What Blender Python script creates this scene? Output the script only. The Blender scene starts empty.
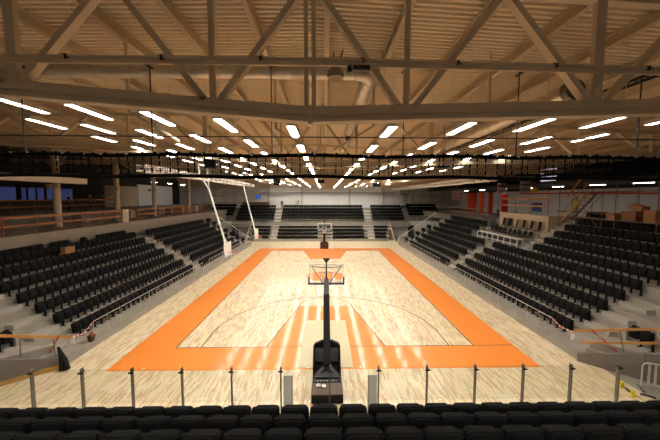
import bpy, math, random
from mathutils import Vector, Matrix, Euler
random.seed(7)
SC = bpy.context.scene
COL = SC.collection
PI = math.pi

# ------------------------------------------------------------------ camera, world, exposure
cd = bpy.data.cameras.new('camera'); cam = bpy.data.objects.new('camera', cd); COL.objects.link(cam)
cd.sensor_width = 36.0; cd.lens = 308.7 / 660 * 36.0; cd.clip_end = 300
cam.location = (-0.055, 0, 7.507)
cam.rotation_euler = (PI/2 - 0.07352, 0, -0.01734)
SC.camera = cam
SC.view_settings.view_transform = 'Standard'; SC.view_settings.look = 'None'
SC.view_settings.exposure = 0.55; SC.view_settings.gamma = 1.0
try: SC.view_settings.use_curve_mapping = False
except Exception: pass
w = bpy.data.worlds.new('world'); SC.world = w; w.use_nodes = True
w.node_tree.nodes['Background'].inputs[0].default_value = (0.05, 0.06, 0.09, 1)
w.node_tree.nodes['Background'].inputs[1].default_value = 0.15
SC.cycles.max_bounces = 7; SC.cycles.diffuse_bounces = 4; SC.cycles.glossy_bounces = 3
SC.cycles.transparent_max_bounces = 24; SC.cycles.sample_clamp_indirect = 6.0
LAMP = 26.0          # brightness of a roof luminaire's diffuser

# ------------------------------------------------------------------ materials
MATS = {}
def srgb(r, g, b):
    f = lambda c: (c/255/12.92) if c/255 <= .04045 else ((c/255+.055)/1.055)**2.4
    return (f(r), f(g), f(b), 1)
def mat(name, col, rough=.5, metal=0.0, noise=0.0, scale=3.0, bump=0.0, spec=.5, emit=None, strength=1.0, coat=0.0):
    if name in MATS: return MATS[name]
    m = bpy.data.materials.new(name); m.use_nodes = True; nt = m.node_tree; b = nt.nodes['Principled BSDF']
    b.inputs['Base Color'].default_value = col; b.inputs['Roughness'].default_value = rough
    b.inputs['Metallic'].default_value = metal; b.inputs['Specular IOR Level'].default_value = spec
    if coat: b.inputs['Coat Weight'].default_value = coat; b.inputs['Coat Roughness'].default_value = .115
    if emit: b.inputs['Emission Color'].default_value = emit; b.inputs['Emission Strength'].default_value = strength
    if noise or bump:
        tc = nt.nodes.new('ShaderNodeTexCoord'); n = nt.nodes.new('ShaderNodeTexNoise')
        n.inputs['Scale'].default_value = scale; n.inputs['Detail'].default_value = 6
        nt.links.new(tc.outputs['Object'], n.inputs['Vector'])
        if noise:
            r = nt.nodes.new('ShaderNodeValToRGB'); lo = 1-noise; hi = 1+noise*.6
            r.color_ramp.elements[0].position = .3; r.color_ramp.elements[1].position = .7
            r.color_ramp.elements[0].color = (col[0]*lo, col[1]*lo, col[2]*lo, 1)
            r.color_ramp.elements[1].color = (min(1, col[0]*hi), min(1, col[1]*hi), min(1, col[2]*hi), 1)
            nt.links.new(n.outputs['Fac'], r.inputs['Fac']); nt.links.new(r.outputs['Color'], b.inputs['Base Color'])
        if bump:
            bp = nt.nodes.new('ShaderNodeBump'); bp.inputs['Strength'].default_value = bump
            nt.links.new(n.outputs['Fac'], bp.inputs['Height']); nt.links.new(bp.outputs['Normal'], b.inputs['Normal'])
    MATS[name] = m; return m

def parquet():
    m = bpy.data.materials.new('parquet'); m.use_nodes = True; nt = m.node_tree; b = nt.nodes['Principled BSDF']
    tc = nt.nodes.new('ShaderNodeTexCoord'); mp = nt.nodes.new('ShaderNodeMapping')
    mp.inputs['Rotation'].default_value = (0, 0, PI/2)
    br = nt.nodes.new('ShaderNodeTexBrick'); br.offset = .37; br.offset_frequency = 2; br.squash = 1
    br.inputs['Color1'].default_value = srgb(244, 228, 192); br.inputs['Color2'].default_value = srgb(194, 156, 108)
    br.inputs['Mortar'].default_value = srgb(190, 160, 115)
    br.inputs['Scale'].default_value = 1.0; br.inputs['Mortar Size'].default_value = .003
    br.inputs['Brick Width'].default_value = .5; br.inputs['Row Height'].default_value = .075; br.inputs['Bias'].default_value = -.32
    n = nt.nodes.new('ShaderNodeTexNoise'); n.inputs['Scale'].default_value = 1.3; n.inputs['Detail'].default_value = 5
    mx = nt.nodes.new('ShaderNodeMix'); mx.data_type = 'RGBA'; mx.blend_type = 'MULTIPLY'; mx.inputs[0].default_value = .22
    nt.links.new(tc.outputs['Object'], mp.inputs['Vector']); nt.links.new(mp.outputs['Vector'], br.inputs['Vector'])
    nt.links.new(tc.outputs['Object'], n.inputs['Vector'])
    nt.links.new(br.outputs['Color'], mx.inputs[6]); nt.links.new(n.outputs['Color'], mx.inputs[7])
    nt.links.new(mx.outputs[2], b.inputs['Base Color'])
    b.inputs['Roughness'].default_value = .5; b.inputs['Specular IOR Level'].default_value = .2
    b.inputs['Coat Weight'].default_value = .45; b.inputs['Coat Roughness'].default_value = .13
    return m
def glass_mat(name, tint, refl=.12):
    m = bpy.data.materials.new(name); m.use_nodes = True; nt = m.node_tree; nt.nodes.clear()
    o = nt.nodes.new('ShaderNodeOutputMaterial'); t = nt.nodes.new('ShaderNodeBsdfTransparent'); g = nt.nodes.new('ShaderNodeBsdfGlossy')
    g.inputs['Roughness'].default_value = .03; t.inputs['Color'].default_value = tint
    lw = nt.nodes.new('ShaderNodeLayerWeight'); lw.inputs['Blend'].default_value = .5
    pw = nt.nodes.new('ShaderNodeMath'); pw.operation = 'POWER'; pw.inputs[1].default_value = 4.0
    f = nt.nodes.new('ShaderNodeMath'); f.operation = 'MULTIPLY_ADD'; f.inputs[1].default_value = .6; f.inputs[2].default_value = .02
    nt.links.new(lw.outputs['Facing'], pw.inputs[0]); nt.links.new(pw.outputs[0], f.inputs[0])
    mx = nt.nodes.new('ShaderNodeMixShader')
    nt.links.new(f.outputs[0], mx.inputs[0]); nt.links.new(t.outputs[0], mx.inputs[1]); nt.links.new(g.outputs[0], mx.inputs[2])
    nt.links.new(mx.outputs[0], o.inputs['Surface']); return m

M_WOODFLOOR = parquet()
M_ORANGE = mat('orange_floor_paint', srgb(247, 146, 62), .45, noise=.03, scale=.4, spec=.15, coat=.75)
M_LINE = mat('black_line_paint', srgb(40, 30, 24), .4)
M_MAT = mat('plywood_sheet', srgb(212, 200, 162), .5, noise=.05, scale=2)
M_CONC = mat('concrete', srgb(150, 143, 131), .8, noise=.13, scale=1.2, bump=.05)
M_CONCD = mat('concrete_dark', srgb(118, 110, 100), .85, noise=.14, scale=1.0)
M_STEP = mat('concrete_step', srgb(164, 158, 146), .8, noise=.1, scale=2)
M_DECK = mat('roof_deck_paint', srgb(222, 206, 180), .6, noise=.04, scale=.5)
M_STEEL = mat('beige_painted_steel', srgb(208, 192, 166), .5, noise=.04, scale=.8)
M_PURLIN = mat('purlin_paint', srgb(186, 168, 140), .55)
M_SEAT = mat('black_seat_plastic', (.006, .0058, .0056, 1), .6, spec=.12)
M_SEATFAB = mat('black_seat_fabric', (.0055, .0053, .0052, 1), .7, noise=.2, scale=40, spec=.13)
M_BLACK = mat('black_metal', (.012, .012, .012, 1), .5)
M_BLACKPAD = mat('black_vinyl', (.008, .007, .0065, 1), .6, spec=.15)
M_MAROON = mat('maroon_vinyl', srgb(62, 36, 34), .45)
M_BROWN = mat('dark_brown_board', srgb(92, 72, 62), .5, noise=.1, scale=6)
M_GREYPAD = mat('grey_panel', srgb(112, 114, 118), .5)
M_NET = mat('black_netting', (.004, .004, .004, 1), .95, spec=.05)
M_GALV = mat('galvanised_steel', srgb(214, 206, 192), .36, metal=.55, noise=.12, scale=5)
M_BARR = mat('galvanised_barrier', srgb(186, 182, 174), .5)
M_RAIL = mat('stainless_rail', srgb(200, 195, 186), .35, metal=.6)
M_POST = mat('balustrade_post_metal', srgb(126, 120, 112), .4, metal=.6)
M_WHITE = mat('white_paint', srgb(236, 232, 224), .5)
M_WALLW = mat('white_wall_paint', srgb(232, 229, 224), .8, noise=.04, scale=.6)
M_WALLD = mat('dark_wall_paint', srgb(58, 52, 47), .85, noise=.1, scale=.7)
M_WALLB = mat('beige_wall_board', srgb(188, 168, 140), .8, noise=.06, scale=1)
M_COLUMN = mat('column_paint', srgb(206, 192, 170), .7)
M_TIMBER = mat('raw_timber', srgb(196, 142, 78), .65, noise=.18, scale=8)
M_SCAF = mat('rusty_scaffold_tube', srgb(126, 92, 66), .6, noise=.15, scale=8)
M_ORTIMB = mat('orange_formwork_timber', srgb(158, 98, 50), .65, noise=.15, scale=6)
M_CARD = mat('cardboard', srgb(150, 108, 68), .8, noise=.08, scale=6)
M_RED = mat('red_paint', srgb(190, 36, 24), .5)
M_YELLOW = mat('yellow_plastic', srgb(236, 216, 30), .5)
M_BLUE = mat('blue_sheet', srgb(34, 62, 128), .6, noise=.2, scale=5)
M_TARP = mat('orange_tarpaulin', srgb(240, 82, 20), .6, noise=.1, scale=2)
M_HOOP = mat('orange_rim_paint', srgb(232, 92, 24), .4)
M_NAVY = mat('navy_edge_padding', srgb(44, 48, 92), .5)
M_WNET = mat('white_cord', srgb(235, 235, 230), .8)
M_LILAC = mat('pale_banner_cloth', srgb(206, 190, 194), .7)
M_INKR = mat('banner_red', srgb(168, 40, 48), .7); M_INKB = mat('banner_blue', srgb(52, 60, 120), .7)
M_HIVIZ = mat('hi_vis_fabric', srgb(206, 226, 40), .6)
M_SKIN = mat('skin', srgb(196, 146, 116), .6); M_CLOTH = mat('dark_cloth', srgb(40, 40, 46), .8)
M_JEAN = mat('navy_trousers', srgb(38, 44, 62), .8); M_SHIRT = mat('pale_shirt', srgb(206, 206, 204), .8); M_HAIR = mat('dark_hair', srgb(36, 28, 22), .7)
M_LEAF = mat('leaf_green', srgb(70, 120, 60), .6, noise=.3, scale=10)
M_LAMPBODY = mat('luminaire_body', srgb(222, 214, 200), .5)
M_LAMP = mat('lamp_diffuser', (1, 1, 1, 1), .5, emit=(1.0, .95, .87, 1), strength=LAMP)
M_LAMPC = mat('concourse_lamp_diffuser', (1, 1, 1, 1), .5, emit=(1.0, .93, .82, 1), strength=13)
M_DUSK = mat('dusk_window_pane', (.05, .08, .2, 1), .2, emit=srgb(70, 104, 200), strength=.085)
M_SKYW = mat('pale_window_pane', (.5, .5, .6, 1), .2, emit=srgb(206, 196, 220), strength=.75)
M_SCREEN = mat('blue_screen', (.02, .05, .2, 1), .3, emit=srgb(56, 110, 226), strength=.4)
M_GLASS = glass_mat('balustrade_glass', (.955, .965, .95, 1))
M_BOARD = glass_mat('backboard_acrylic', (.93, .94, .94, 1))

# ------------------------------------------------------------------ mesh helpers
class MB:
    def __init__(s): s.v = []; s.f = []
    def add(s, vs, fs):
        o = len(s.v); s.v += [tuple(p) for p in vs]; s.f += [tuple(i+o for i in f) for f in fs]; return s
    def box(s, c, d, rot=None):
        x, y, z = d[0]/2, d[1]/2, d[2]/2
        vs = [Vector((a*x, b*y, e*z)) for e in (-1, 1) for b in (-1, 1) for a in (-1, 1)]
        if rot is not None: vs = [rot @ p for p in vs]
        c = Vector(c)
        return s.add([p+c for p in vs], [(0,2,3,1),(4,5,7,6),(0,1,5,4),(2,6,7,3),(0,4,6,2),(1,3,7,5)])
    def lohi(s, lo, hi):
        return s.box([(a+b)/2 for a, b in zip(lo, hi)], [abs(b-a) for a, b in zip(lo, hi)])
    def bar(s, p, q, w, h, up=(0, 0, 1)):
        p, q = Vector(p), Vector(q); d = (q-p).normalized(); u = Vector(up)
        if abs(d.dot(u)) > .98: u = Vector((0, 1, 0))
        r = d.cross(u).normalized(); u = r.cross(d)
        vs = [e + r*(a*w/2) + u*(b*h/2) for e in (p, q) for b in (-1, 1) for a in (-1, 1)]
        return s.add(vs, [(0,2,3,1),(4,5,7,6),(0,1,5,4),(2,6,7,3),(0,4,6,2),(1,3,7,5)])
    def ibeam(s, p, q, w, h, t=.02):
        up = Vector((0, 0, 1)); p, q = Vector(p), Vector(q)
        s.bar(p+up*(h/2-t/2), q+up*(h/2-t/2), w, t); s.bar(p-up*(h/2-t/2), q-up*(h/2-t/2), w, t)
        return s.bar(p, q, t, h-2*t)
    def tube(s, pts, r, n=8, r2=None, cap=True):
        pts = [Vector(p) for p in pts]; o = len(s.v); m = len(pts); fs = []
        prev = None
        for i, p in enumerate(pts):
            d = ((pts[min(i+1, m-1)]-pts[max(i-1, 0)])).normalized()
            if prev is None:
                a = Vector((0, 0, 1)) if abs(d.z) < .9 else Vector((0, 1, 0))
                u = d.cross(a).normalized()
            else:
                u = (prev - d*prev.dot(d)).normalized()
            prev = u; v = d.cross(u)
            rr = r if r2 is None else r + (r2-r)*i/(m-1)
            for k in range(n):
                t = 2*PI*k/n; s.v.append(tuple(p + (u*math.cos(t)+v*math.sin(t))*rr))
        for i in range(m-1):
            for k in range(n):
                fs.append((o+i*n+k, o+i*n+(k+1) % n, o+(i+1)*n+(k+1) % n, o+(i+1)*n+k))
        if cap:
            fs.append(tuple(o+k for k in reversed(range(n)))); fs.append(tuple(o+(m-1)*n+k for k in range(n)))
        s.f += fs; return s
    def prism(s, poly, lo, hi, axis='z'):
        n = len(poly); o = len(s.v)
        for h in (lo, hi):
            for a, b in poly:
                s.v.append((a, b, h) if axis == 'z' else ((a, h, b) if axis == 'y' else (h, a, b)))
        s.f += [tuple(o+i for i in reversed(range(n))), tuple(o+n+i for i in range(n))]
        s.f += [(o+i, o+(i+1) % n, o+n+(i+1) % n, o+n+i) for i in range(n)]
        return s
    def lathe(s, prof, c=(0, 0, 0), n=16):
        o = len(s.v); m = len(prof); c = Vector(c)
        for r, z in prof:
            for k in range(n):
                t = 2*PI*k/n; s.v.append((c.x+r*math.cos(t), c.y+r*math.sin(t), c.z+z))
        for i in range(m-1):
            for k in range(n):
                s.f.append((o+i*n+k, o+i*n+(k+1) % n, o+(i+1)*n+(k+1) % n, o+(i+1)*n+k))
        s.f.append(tuple(o+k for k in reversed(range(n)))); s.f.append(tuple(o+(m-1)*n+k for k in range(n)))
        return s
    def torus(s, c, R, r, n=28, k=8):
        o = len(s.v); c = Vector(c)
        for i in range(n):
            a = 2*PI*i/n
            for j in range(k):
                b = 2*PI*j/k
                s.v.append((c.x+(R+r*math.cos(b))*math.cos(a), c.y+(R+r*math.cos(b))*math.sin(a), c.z+r*math.sin(b)))
        for i in range(n):
            for j in range(k):
                s.f.append((o+i*k+j, o+((i+1) % n)*k+j, o+((i+1) % n)*k+(j+1) % k, o+i*k+(j+1) % k))
        return s
    def pad(s, w, h, t, M, rad=.07, bev=.018, seg=3):
        """rounded cushion slab: width along x, height along z, thickness along y, centred, then moved by M"""
        def ring(ins, y):
            r = max(.005, rad-ins); a, b = w/2-ins, h/2-ins; out = []
            for cx, cz, s0 in ((a-r, b-r, 0), (-(a-r), b-r, 1), (-(a-r), -(b-r), 2), (a-r, -(b-r), 3)):
                for k in range(seg+1):
                    q = (s0 + k/seg)*PI/2; out.append(Vector((cx+r*math.cos(q), y, cz+r*math.sin(q))))
            return out
        rings = [ring(bev, -t/2), ring(bev*.25, -t/2+bev*.6), ring(bev*.25, t/2-bev*.6), ring(bev, t/2)]
        n = len(rings[0]); vs = [M @ p for R in rings for p in R]; fs = []
        for i in range(3):
            for k in range(n): fs.append((i*n+k, i*n+(k+1) % n, (i+1)*n+(k+1) % n, (i+1)*n+k))
        fs.append(tuple(range(n))); fs.append(tuple(3*n+k for k in reversed(range(n))))
        return s.add(vs, fs)
    def mesh(s, name, m, smooth=False):
        me = bpy.data.meshes.new(name); me.from_pydata(s.v, [], s.f); me.update()
        import bmesh
        bm = bmesh.new(); bm.from_mesh(me); bmesh.ops.recalc_face_normals(bm, faces=bm.faces); bm.to_mesh(me); bm.free()
        me.materials.append(m)
        if smooth:
            me.polygons.foreach_set('use_smooth', [True]*len(me.polygons))
            try: me.set_sharp_from_angle(angle=math.radians(40))
            except Exception: pass
        return me
    def build(s, name, m, parent=None, smooth=False):
        o = bpy.data.objects.new(name, s.mesh(name, m, smooth)); COL.objects.link(o)
        if parent: o.parent = parent
        return o

def tag(o, label=None, cat=None, group=None, kind=None):
    if label: o['label'] = label
    if cat: o['category'] = cat
    if group: o['group'] = group
    if kind: o['kind'] = kind
    return o
def empty(name, loc=(0, 0, 0), rz=0, label=None, cat=None, group=None):
    o = bpy.data.objects.new(name, None); COL.objects.link(o); o.location = loc; o.rotation_euler = (0, 0, rz)
    o.empty_display_size = .1
    return tag(o, label, cat, group)
def struct(mb, name, m, label=None):
    o = mb.build(name, m); tag(o, label, None, None, 'structure'); return o
def copy_tree(o, parent=None):
    c = o.copy(); COL.objects.link(c)
    if parent: c.parent = parent
    for ch in list(o.children): copy_tree(ch, c)
    return c
ORD = ['first', 'second', 'third', 'fourth', 'fifth', 'sixth', 'seventh', 'eighth', 'ninth', 'tenth', 'eleventh', 'twelfth', 'thirteenth',
       'fourteenth', 'fifteenth', 'sixteenth', 'seventeenth', 'eighteenth', 'nineteenth', 'twentieth', 'twenty-first', 'twenty-second',
       'twenty-third', 'twenty-fourth', 'twenty-fifth', 'twenty-sixth', 'twenty-seventh', 'twenty-eighth', 'twenty-ninth', 'thirtieth',
       'thirty-first', 'thirty-second', 'thirty-third']

# ------------------------------------------------------------------ the setting: floor and court
BL = 15.05                                   # near baseline
MID = BL + 14; FAR = BL + 28
mb = MB(); mb.lohi((-17, 6.5, -.1), (12.15, 53.0, 0)); struct(mb, 'floor', M_WOODFLOOR, 'pale parquet sports floor of the arena')
mb = MB(); mb.lohi((12.15, 6.5, -.1), (22, 53.0, -.004)); struct(mb, 'floor_concrete', M_CONC, 'grey concrete floor beside the parquet')
mb = MB(); mb.lohi((-22, 53.0, -.1), (22, 68, -.002)); struct(mb, 'floor_back', M_CONC, 'concrete floor under the far stand')

def flat(mb, poly, z): mb.prism(poly, .0005, z)
def line(mb, p, q, wd=.05, z=.006):
    p, q = Vector((*p, 0)), Vector((*q, 0)); d = (q-p).normalized(); n = Vector((-d.y, d.x, 0))*wd/2
    flat(mb, [(a.x, a.y) for a in (p-n, q-n, q+n, p+n)], z)
def arc(mb, c, r, a0, a1, wd=.05, n=40, z=.006):
    P = [(c[0]+r*math.cos(a0+(a1-a0)*i/n), c[1]+r*math.sin(a0+(a1-a0)*i/n)) for i in range(n+1)]
    for i in range(n): line(mb, P[i], P[i+1], wd, z)
mb = MB(); B = 2.05
for x0, y0, x1, y1 in ((-7.5-B, BL-B, 7.5+B, BL), (-7.5-B, FAR, 7.5+B, FAR+B), (-7.5-B, BL, -7.5, FAR), (7.5, BL, 7.5+B, FAR)):
    flat(mb, [(x0, y0), (x1, y0), (x1, y1), (x0, y1)], .004)
flat(mb, [(-3, BL), (3, BL), (1.8, BL+5.8), (-1.8, BL+5.8)], .004)
flat(mb, [(-3, FAR), (-1.8, FAR-5.8), (1.8, FAR-5.8), (3, FAR)], .004)
flat(mb, [(1.8*math.cos(2*PI*i/48), MID+1.8*math.sin(2*PI*i/48)) for i in range(48)], .004)
struct(mb, 'floor_marking_orange', M_ORANGE, 'orange painted court border, keys and centre circle')
mb = MB()
for a in (((-7.5, BL), (7.5, BL)), ((-7.5, FAR), (7.5, FAR)), ((-7.5, BL), (-7.5, FAR)), ((7.5, BL), (7.5, FAR))): line(mb, *a)
line(mb, (7.5, BL), (9.5, BL), .04)
for s, y in ((1, BL), (-1, FAR)):
    line(mb, (-3, y), (-1.8, y+s*5.8)); line(mb, (3, y), (1.8, y+s*5.8))
    line(mb, (-6.25, y), (-6.25, y+s*1.575)); line(mb, (6.25, y), (6.25, y+s*1.575))
    a0 = 0 if s > 0 else PI
    arc(mb, (0, y+s*1.575), 6.25, a0, a0+PI, .05, 64)
    arc(mb, (0, y+s*5.8), 1.8, a0, a0+PI, .05, 28)
struct(mb, 'floor_marking_black', M_LINE, 'thin black court lines')
mb = MB(); mb.lohi((-1.2, 13.1, .001), (1.2, BL+3.3, .016)); tag(mb.build('floor_sheet', M_MAT), 'pale plywood sheet laid on the floor under the near basket', 'floor sheet')

# ------------------------------------------------------------------ the setting: roof
VX = -.38
def deckz(x): return 12.75 - (.01*(VX-x) if x < VX else .052*(x-VX))
def chordz(x): return min(9.37 + (.083*(VX-x) if x < VX else .027*(x-VX)), 10.9)
mb = MB(); Y0, Y1, PT = -7.0, 67.0, .215
XS = [-31, VX, 29]
ys = []; y = Y0
while y < Y1:
    ys += [(y, 0), (y+.075, 0), (y+.095, .06), (y+.195, .06)]; y += PT
o = len(mb.v)
for (yy, dz) in ys:
    for x in XS: mb.v.append((x, yy, deckz(x)+dz))
for i in range(len(ys)-1):
    for k in range(2): mb.f.append((o+i*3+k, o+i*3+k+1, o+(i+1)*3+k+1, o+(i+1)*3+k))
# solid back of the deck
mb.add([(x, yy, deckz(x)+.25) for yy in (Y0, Y1) for x in XS], [(0, 1, 4, 3), (1, 2, 5, 4)])
struct(mb, 'ceiling', M_DECK, 'tan corrugated metal roof deck')

PX = 2.1
for k in range(-13, 14):
    x = k*PX + .02
    if x < -29.5 or x > 28.5: continue
    mb = MB(); z = deckz(x)-.175
    mb.ibeam((x, Y0+.3, z), (x, Y1-.3, z), .16, .32, .03)
    o = mb.build('roof_purlin', M_PURLIN)
    who = 'long tan roof purlin, the middle one above the court' if k == 0 else \
        f'long tan roof purlin, {ORD[abs(k)-1]} to the {"left" if k < 0 else "right"} of the middle one'
    tag(o, who, 'roof beam', 'roof purlins')

TY = [7.2, 18.2, 29.2, 40.2, 51.2, 61.5]
def truss(y, label):
    root = empty('roof_truss', (VX, y, chordz(VX)), 0, label, 'roof truss', 'roof trusses')
    off = Vector((VX, y, chordz(VX)))
    P = lambda x, z, dy=0: Vector((x, y+dy, z)) - off
    m = MB(); bx = [-29, -14.65, VX, 27.4]
    for a, b in zip(bx[:-1], bx[1:]):
        za, zb = chordz(a), chordz(b)
        for dz, hh, ww in ((.07, .2, .2), (-.15, .06, .28), (-.075, .1, .13)):
            m.bar(P(a, za+dz), P(b, zb+dz), ww, hh)
    m.box(P(VX, chordz(VX)-.02), (.1, .3, .42)); m.build('bottom_chord', M_STEEL, root)
    m = MB()
    for a, b in ((-29, VX), (VX, 27.4)): m.bar(P(a, deckz(a)-.43), P(b, deckz(b)-.43), .2, .2)
    m.build('top_chord', M_STEEL, root)
    k = -7
    while k <= 6:
        xb = VX + 2.185*(2*k+1); zt = deckz(xb)-.5; zb = chordz(xb)+.1
        if -28.5 < xb < 27 and zt-zb > .5:
            wd = .22 if abs(abs(xb-VX)-6.55) < .1 else .12
            MB().bar(P(xb, zb), P(xb, zt), wd, .14, (0, 1, 0)).build('post', M_STEEL, root)
            for sx in (-1, 1):
                xt = xb + sx*2.185
                if -28.9 < xt < 27.3:
                    MB().bar(P(xb+sx*.17, zb+.03), P(xt-sx*.06, deckz(xt)-.52), .13, .2, (0, 1, 0)).build('diagonal', M_STEEL, root)
        k += 1
    for dx in (-.085, .085):
        MB().bar(P(VX+dx, chordz(VX)+.1), P(VX+dx, deckz(VX)-.52), .1, .12, (0, 1, 0)).build('post', M_STEEL, root)
    return root
TL = ['tan steel roof truss nearest the camera, in front of the black net', 'second tan steel roof truss from the camera, behind the black net',
      'third tan steel roof truss from the camera', 'fourth tan steel roof truss from the camera', 'fifth tan steel roof truss from the camera',
      'farthest tan steel roof truss, close to the back wall']
for y, l in zip(TY, TL): truss(y, l)
# cross rail clamped to the near truss
root = empty('cross_rail', (0, 7.2, 10.57), 0, 'horizontal tan rail clamped across the nearest truss', 'rail')
m = MB()
def rz(x): return -.07 + (.003*-x if x < 0 else -.0195*x)
for a, b in ((-14, 0), (0, 14)): m.bar((a, -.13, rz(a)+.045), (b, -.13, rz(b)+.045), .1, .06).bar((a, -.13, rz(a)-.04), (b, -.13, rz(b)-.04), .06, .1)
m.build('rail', M_STEEL, root)
for xc in (-5.65, -3.6, -1.45, .8, 2.9, 5.1, 7.2):
    MB().box((xc, -.19, rz(xc)+.03), (.04, .05, .1)).bar((xc-.08, -.2, rz(xc)+.08), (xc+.09, -.2, rz(xc)-.0), .014, .014).build('clamp', M_BLACK, root)
# thin hanger rods between purlins and the lower steel
for i, (x, y, z) in enumerate([(-6.3, 10.2, 10.2), (-2.0, 12.6, 10.2), (1.9, 12.6, 10.3), (5.6, 10.8, 10.3)]):
    m = MB().bar((x, y, z), (x, y, 12.5), .09, .09)
    if True: m.bar((x, y, z+.05), (x+(1.6 if x < 0 else -1.6), y, z-.9), .08, .08)
    tag(m.build('roof_brace', M_STEEL), ['tan roof brace hanging behind the leftmost post of the near truss', 'tan roof brace left of the middle posts, under the silver duct',
        'tan roof brace beside the elbow of the silver duct', 'tan roof brace hanging near the open duct end'][i], 'roof brace', 'roof braces')

# ------------------------------------------------------------------ ducts
root = empty('ventilation_duct', (0, 9.6, 11.28), 0, 'silver spiral ventilation duct turning a corner above the near truss', 'duct')
def spiral(mb, p, q, r, step):
    p, q = Vector(p), Vector(q); L = (q-p).length; n = int(L/step); mb.tube([p, q], r, 20)
    for i in range(n):
        c = p + (q-p)*((i+.5)/n); d = (q-p).normalized()*.012
        mb.tube([c-d, c+d], r+.008, 20, cap=True)
m = MB(); spiral(m, (-24, 0, 0), (.85, 0, 0), .22, .5); m.build('duct_run', M_GALV, root, True)
m = MB(); m.tube([(.85, 0, 0), (1.05, .03, 0), (1.23, .14, 0), (1.32, .3, 0), (1.35, .5, 0)], .25, 20); m.build('elbow', M_GALV, root, True)
m = MB(); spiral(m, (1.35, .5, 0), (1.35, 15, 0), .26, .9); m.build('duct_run', M_GALV, root, True)
for yy in (3.4, 8.6): MB().lathe([(.1, 0), (.1, -.1), (.16, -.2), (.16, -.26), (.06, -.24)], (1.3, yy, -.2), 14).build('air_nozzle', M_BLACK, root, True)
root = empty('ventilation_duct', (7.05, 8.9, 10.55), 0, 'silver duct with an open round end behind the right side of the near truss', 'duct')
m = MB(); spiral(m, (0, .15, 0), (0, 17, 0), .26, .9); m.build('duct_run', M_GALV, root, True)
m = MB()
for i in range(20):
    a, b = 2*PI*i/20, 2*PI*(i+1)/20
    for r0, r1, ya, yb in ((.285, .285, .2, -.05), (.285, .2, -.05, -.05), (.2, .16, -.05, .12), (.16, .0, .12, .12)):
        m.add([(r0*math.cos(a), ya, r0*math.sin(a)), (r0*math.cos(b), ya, r0*math.sin(b)), (r1*math.cos(b), yb, r1*math.sin(b)), (r1*math.cos(a), yb, r1*math.sin(a))], [(0, 1, 2, 3)])
m.build('duct_mouth', mat('dull_duct_metal', srgb(120, 112, 96), .6, metal=.3), root)
m = MB()
for dx in (-.16, .16): m.bar((8.6+dx, 8.2, 10.72), (8.6+dx, 26, 10.72), .03, .08)
for i in range(60): m.bar((8.44, 8.3+i*.29, 10.69), (8.76, 8.3+i*.29, 10.69), .04, .015)
tag(m.build('cable_tray', M_BLACK), 'dark ladder cable tray running beside the open ended duct', 'cable tray')
# horn loudspeaker
root = empty('horn_loudspeaker', (.22, 7.9, 10.62), 0, 'grey dome shaped horn hanging from the cross rail at the middle of the truss', 'loudspeaker')
MB().lathe([(.02, .2), (.06, .19), (.1, .1), (.19, .0), (.21, -.1), (.2, -.16), (.16, -.14), (.05, -.1)], (0, 0, 0), 18).build('horn', mat('grey_horn', srgb(150, 140, 124), .5), root, True)
MB().bar((-.05, 0, .2), (-.05, -.2, .36), .03, .03).bar((.08, 0, .18), (.16, -.4, .33), .03, .03).build('bracket', M_BLACK, root)
m = MB().box((.76, 7.1, 10.36), (.38, .2, .1)).box((.5, 7.1, 10.36), (.1, .12, .17)).box((.76, 7.1, 10.41), (.05, .05, .04))
tag(m.build('control_box', M_BLACK), 'small dark control box on the cross rail beside the grey horn', 'control box')

# ------------------------------------------------------------------ roof luminaires
hb = MB()
hb.box((0, 0, .05), (.24, 1.62, .07)); hb.box((-.116, 0, .0), (.012, 1.62, .05)); hb.box((.116, 0, .0), (.012, 1.62, .05))
hb.box((0, -.8, 0), (.22, .015, .05)); hb.box((0, .8, 0), (.22, .015, .05))
h_me = hb.mesh('housing', M_LAMPBODY); d_me = MB().box((0, 0, .0), (.215, 1.58, .02)).mesh('diffuser', M_LAMP)
LROWS = [(-.95 - 1.92*i, i, 'left') for i in range(6)] + [(1.78 + 2.13*i, i, 'right') for i in range(5)]
for x, i, side in LROWS:
    z = 9.4 + (.092*(-x-.95) if x < 0 else .051*(x-1.78))
    rod = MB()
    zt = deckz(x)-.02-z
    rod.bar((0, 0, .08), (0, 0, zt+.04), .012, .012)
    r_me = rod.mesh('hanger', M_STEEL)
    for j in range(-3, 19):
        yl = 9.12+3.0*j if j >= 0 else 4.9+3.0*j
        r = empty('ceiling_light', (x, yl, z), 0,
                  f'lit strip light, {ORD[i]} row {side} of centre, ' + (f'{ORD[j]} along from the near truss' if j >= 0 else f'{ORD[-j-1]} back from the near truss'), 'ceiling light', 'strip lights under the roof')
        for nm, me, dy in (('housing', h_me, 0), ('diffuser', d_me, 0), ('hanger', r_me, -.6), ('hanger', r_me, .6)):
            c = bpy.data.objects.new(nm, me); COL.objects.link(c); c.parent = r; c.location = (0, dy, 0)

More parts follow.
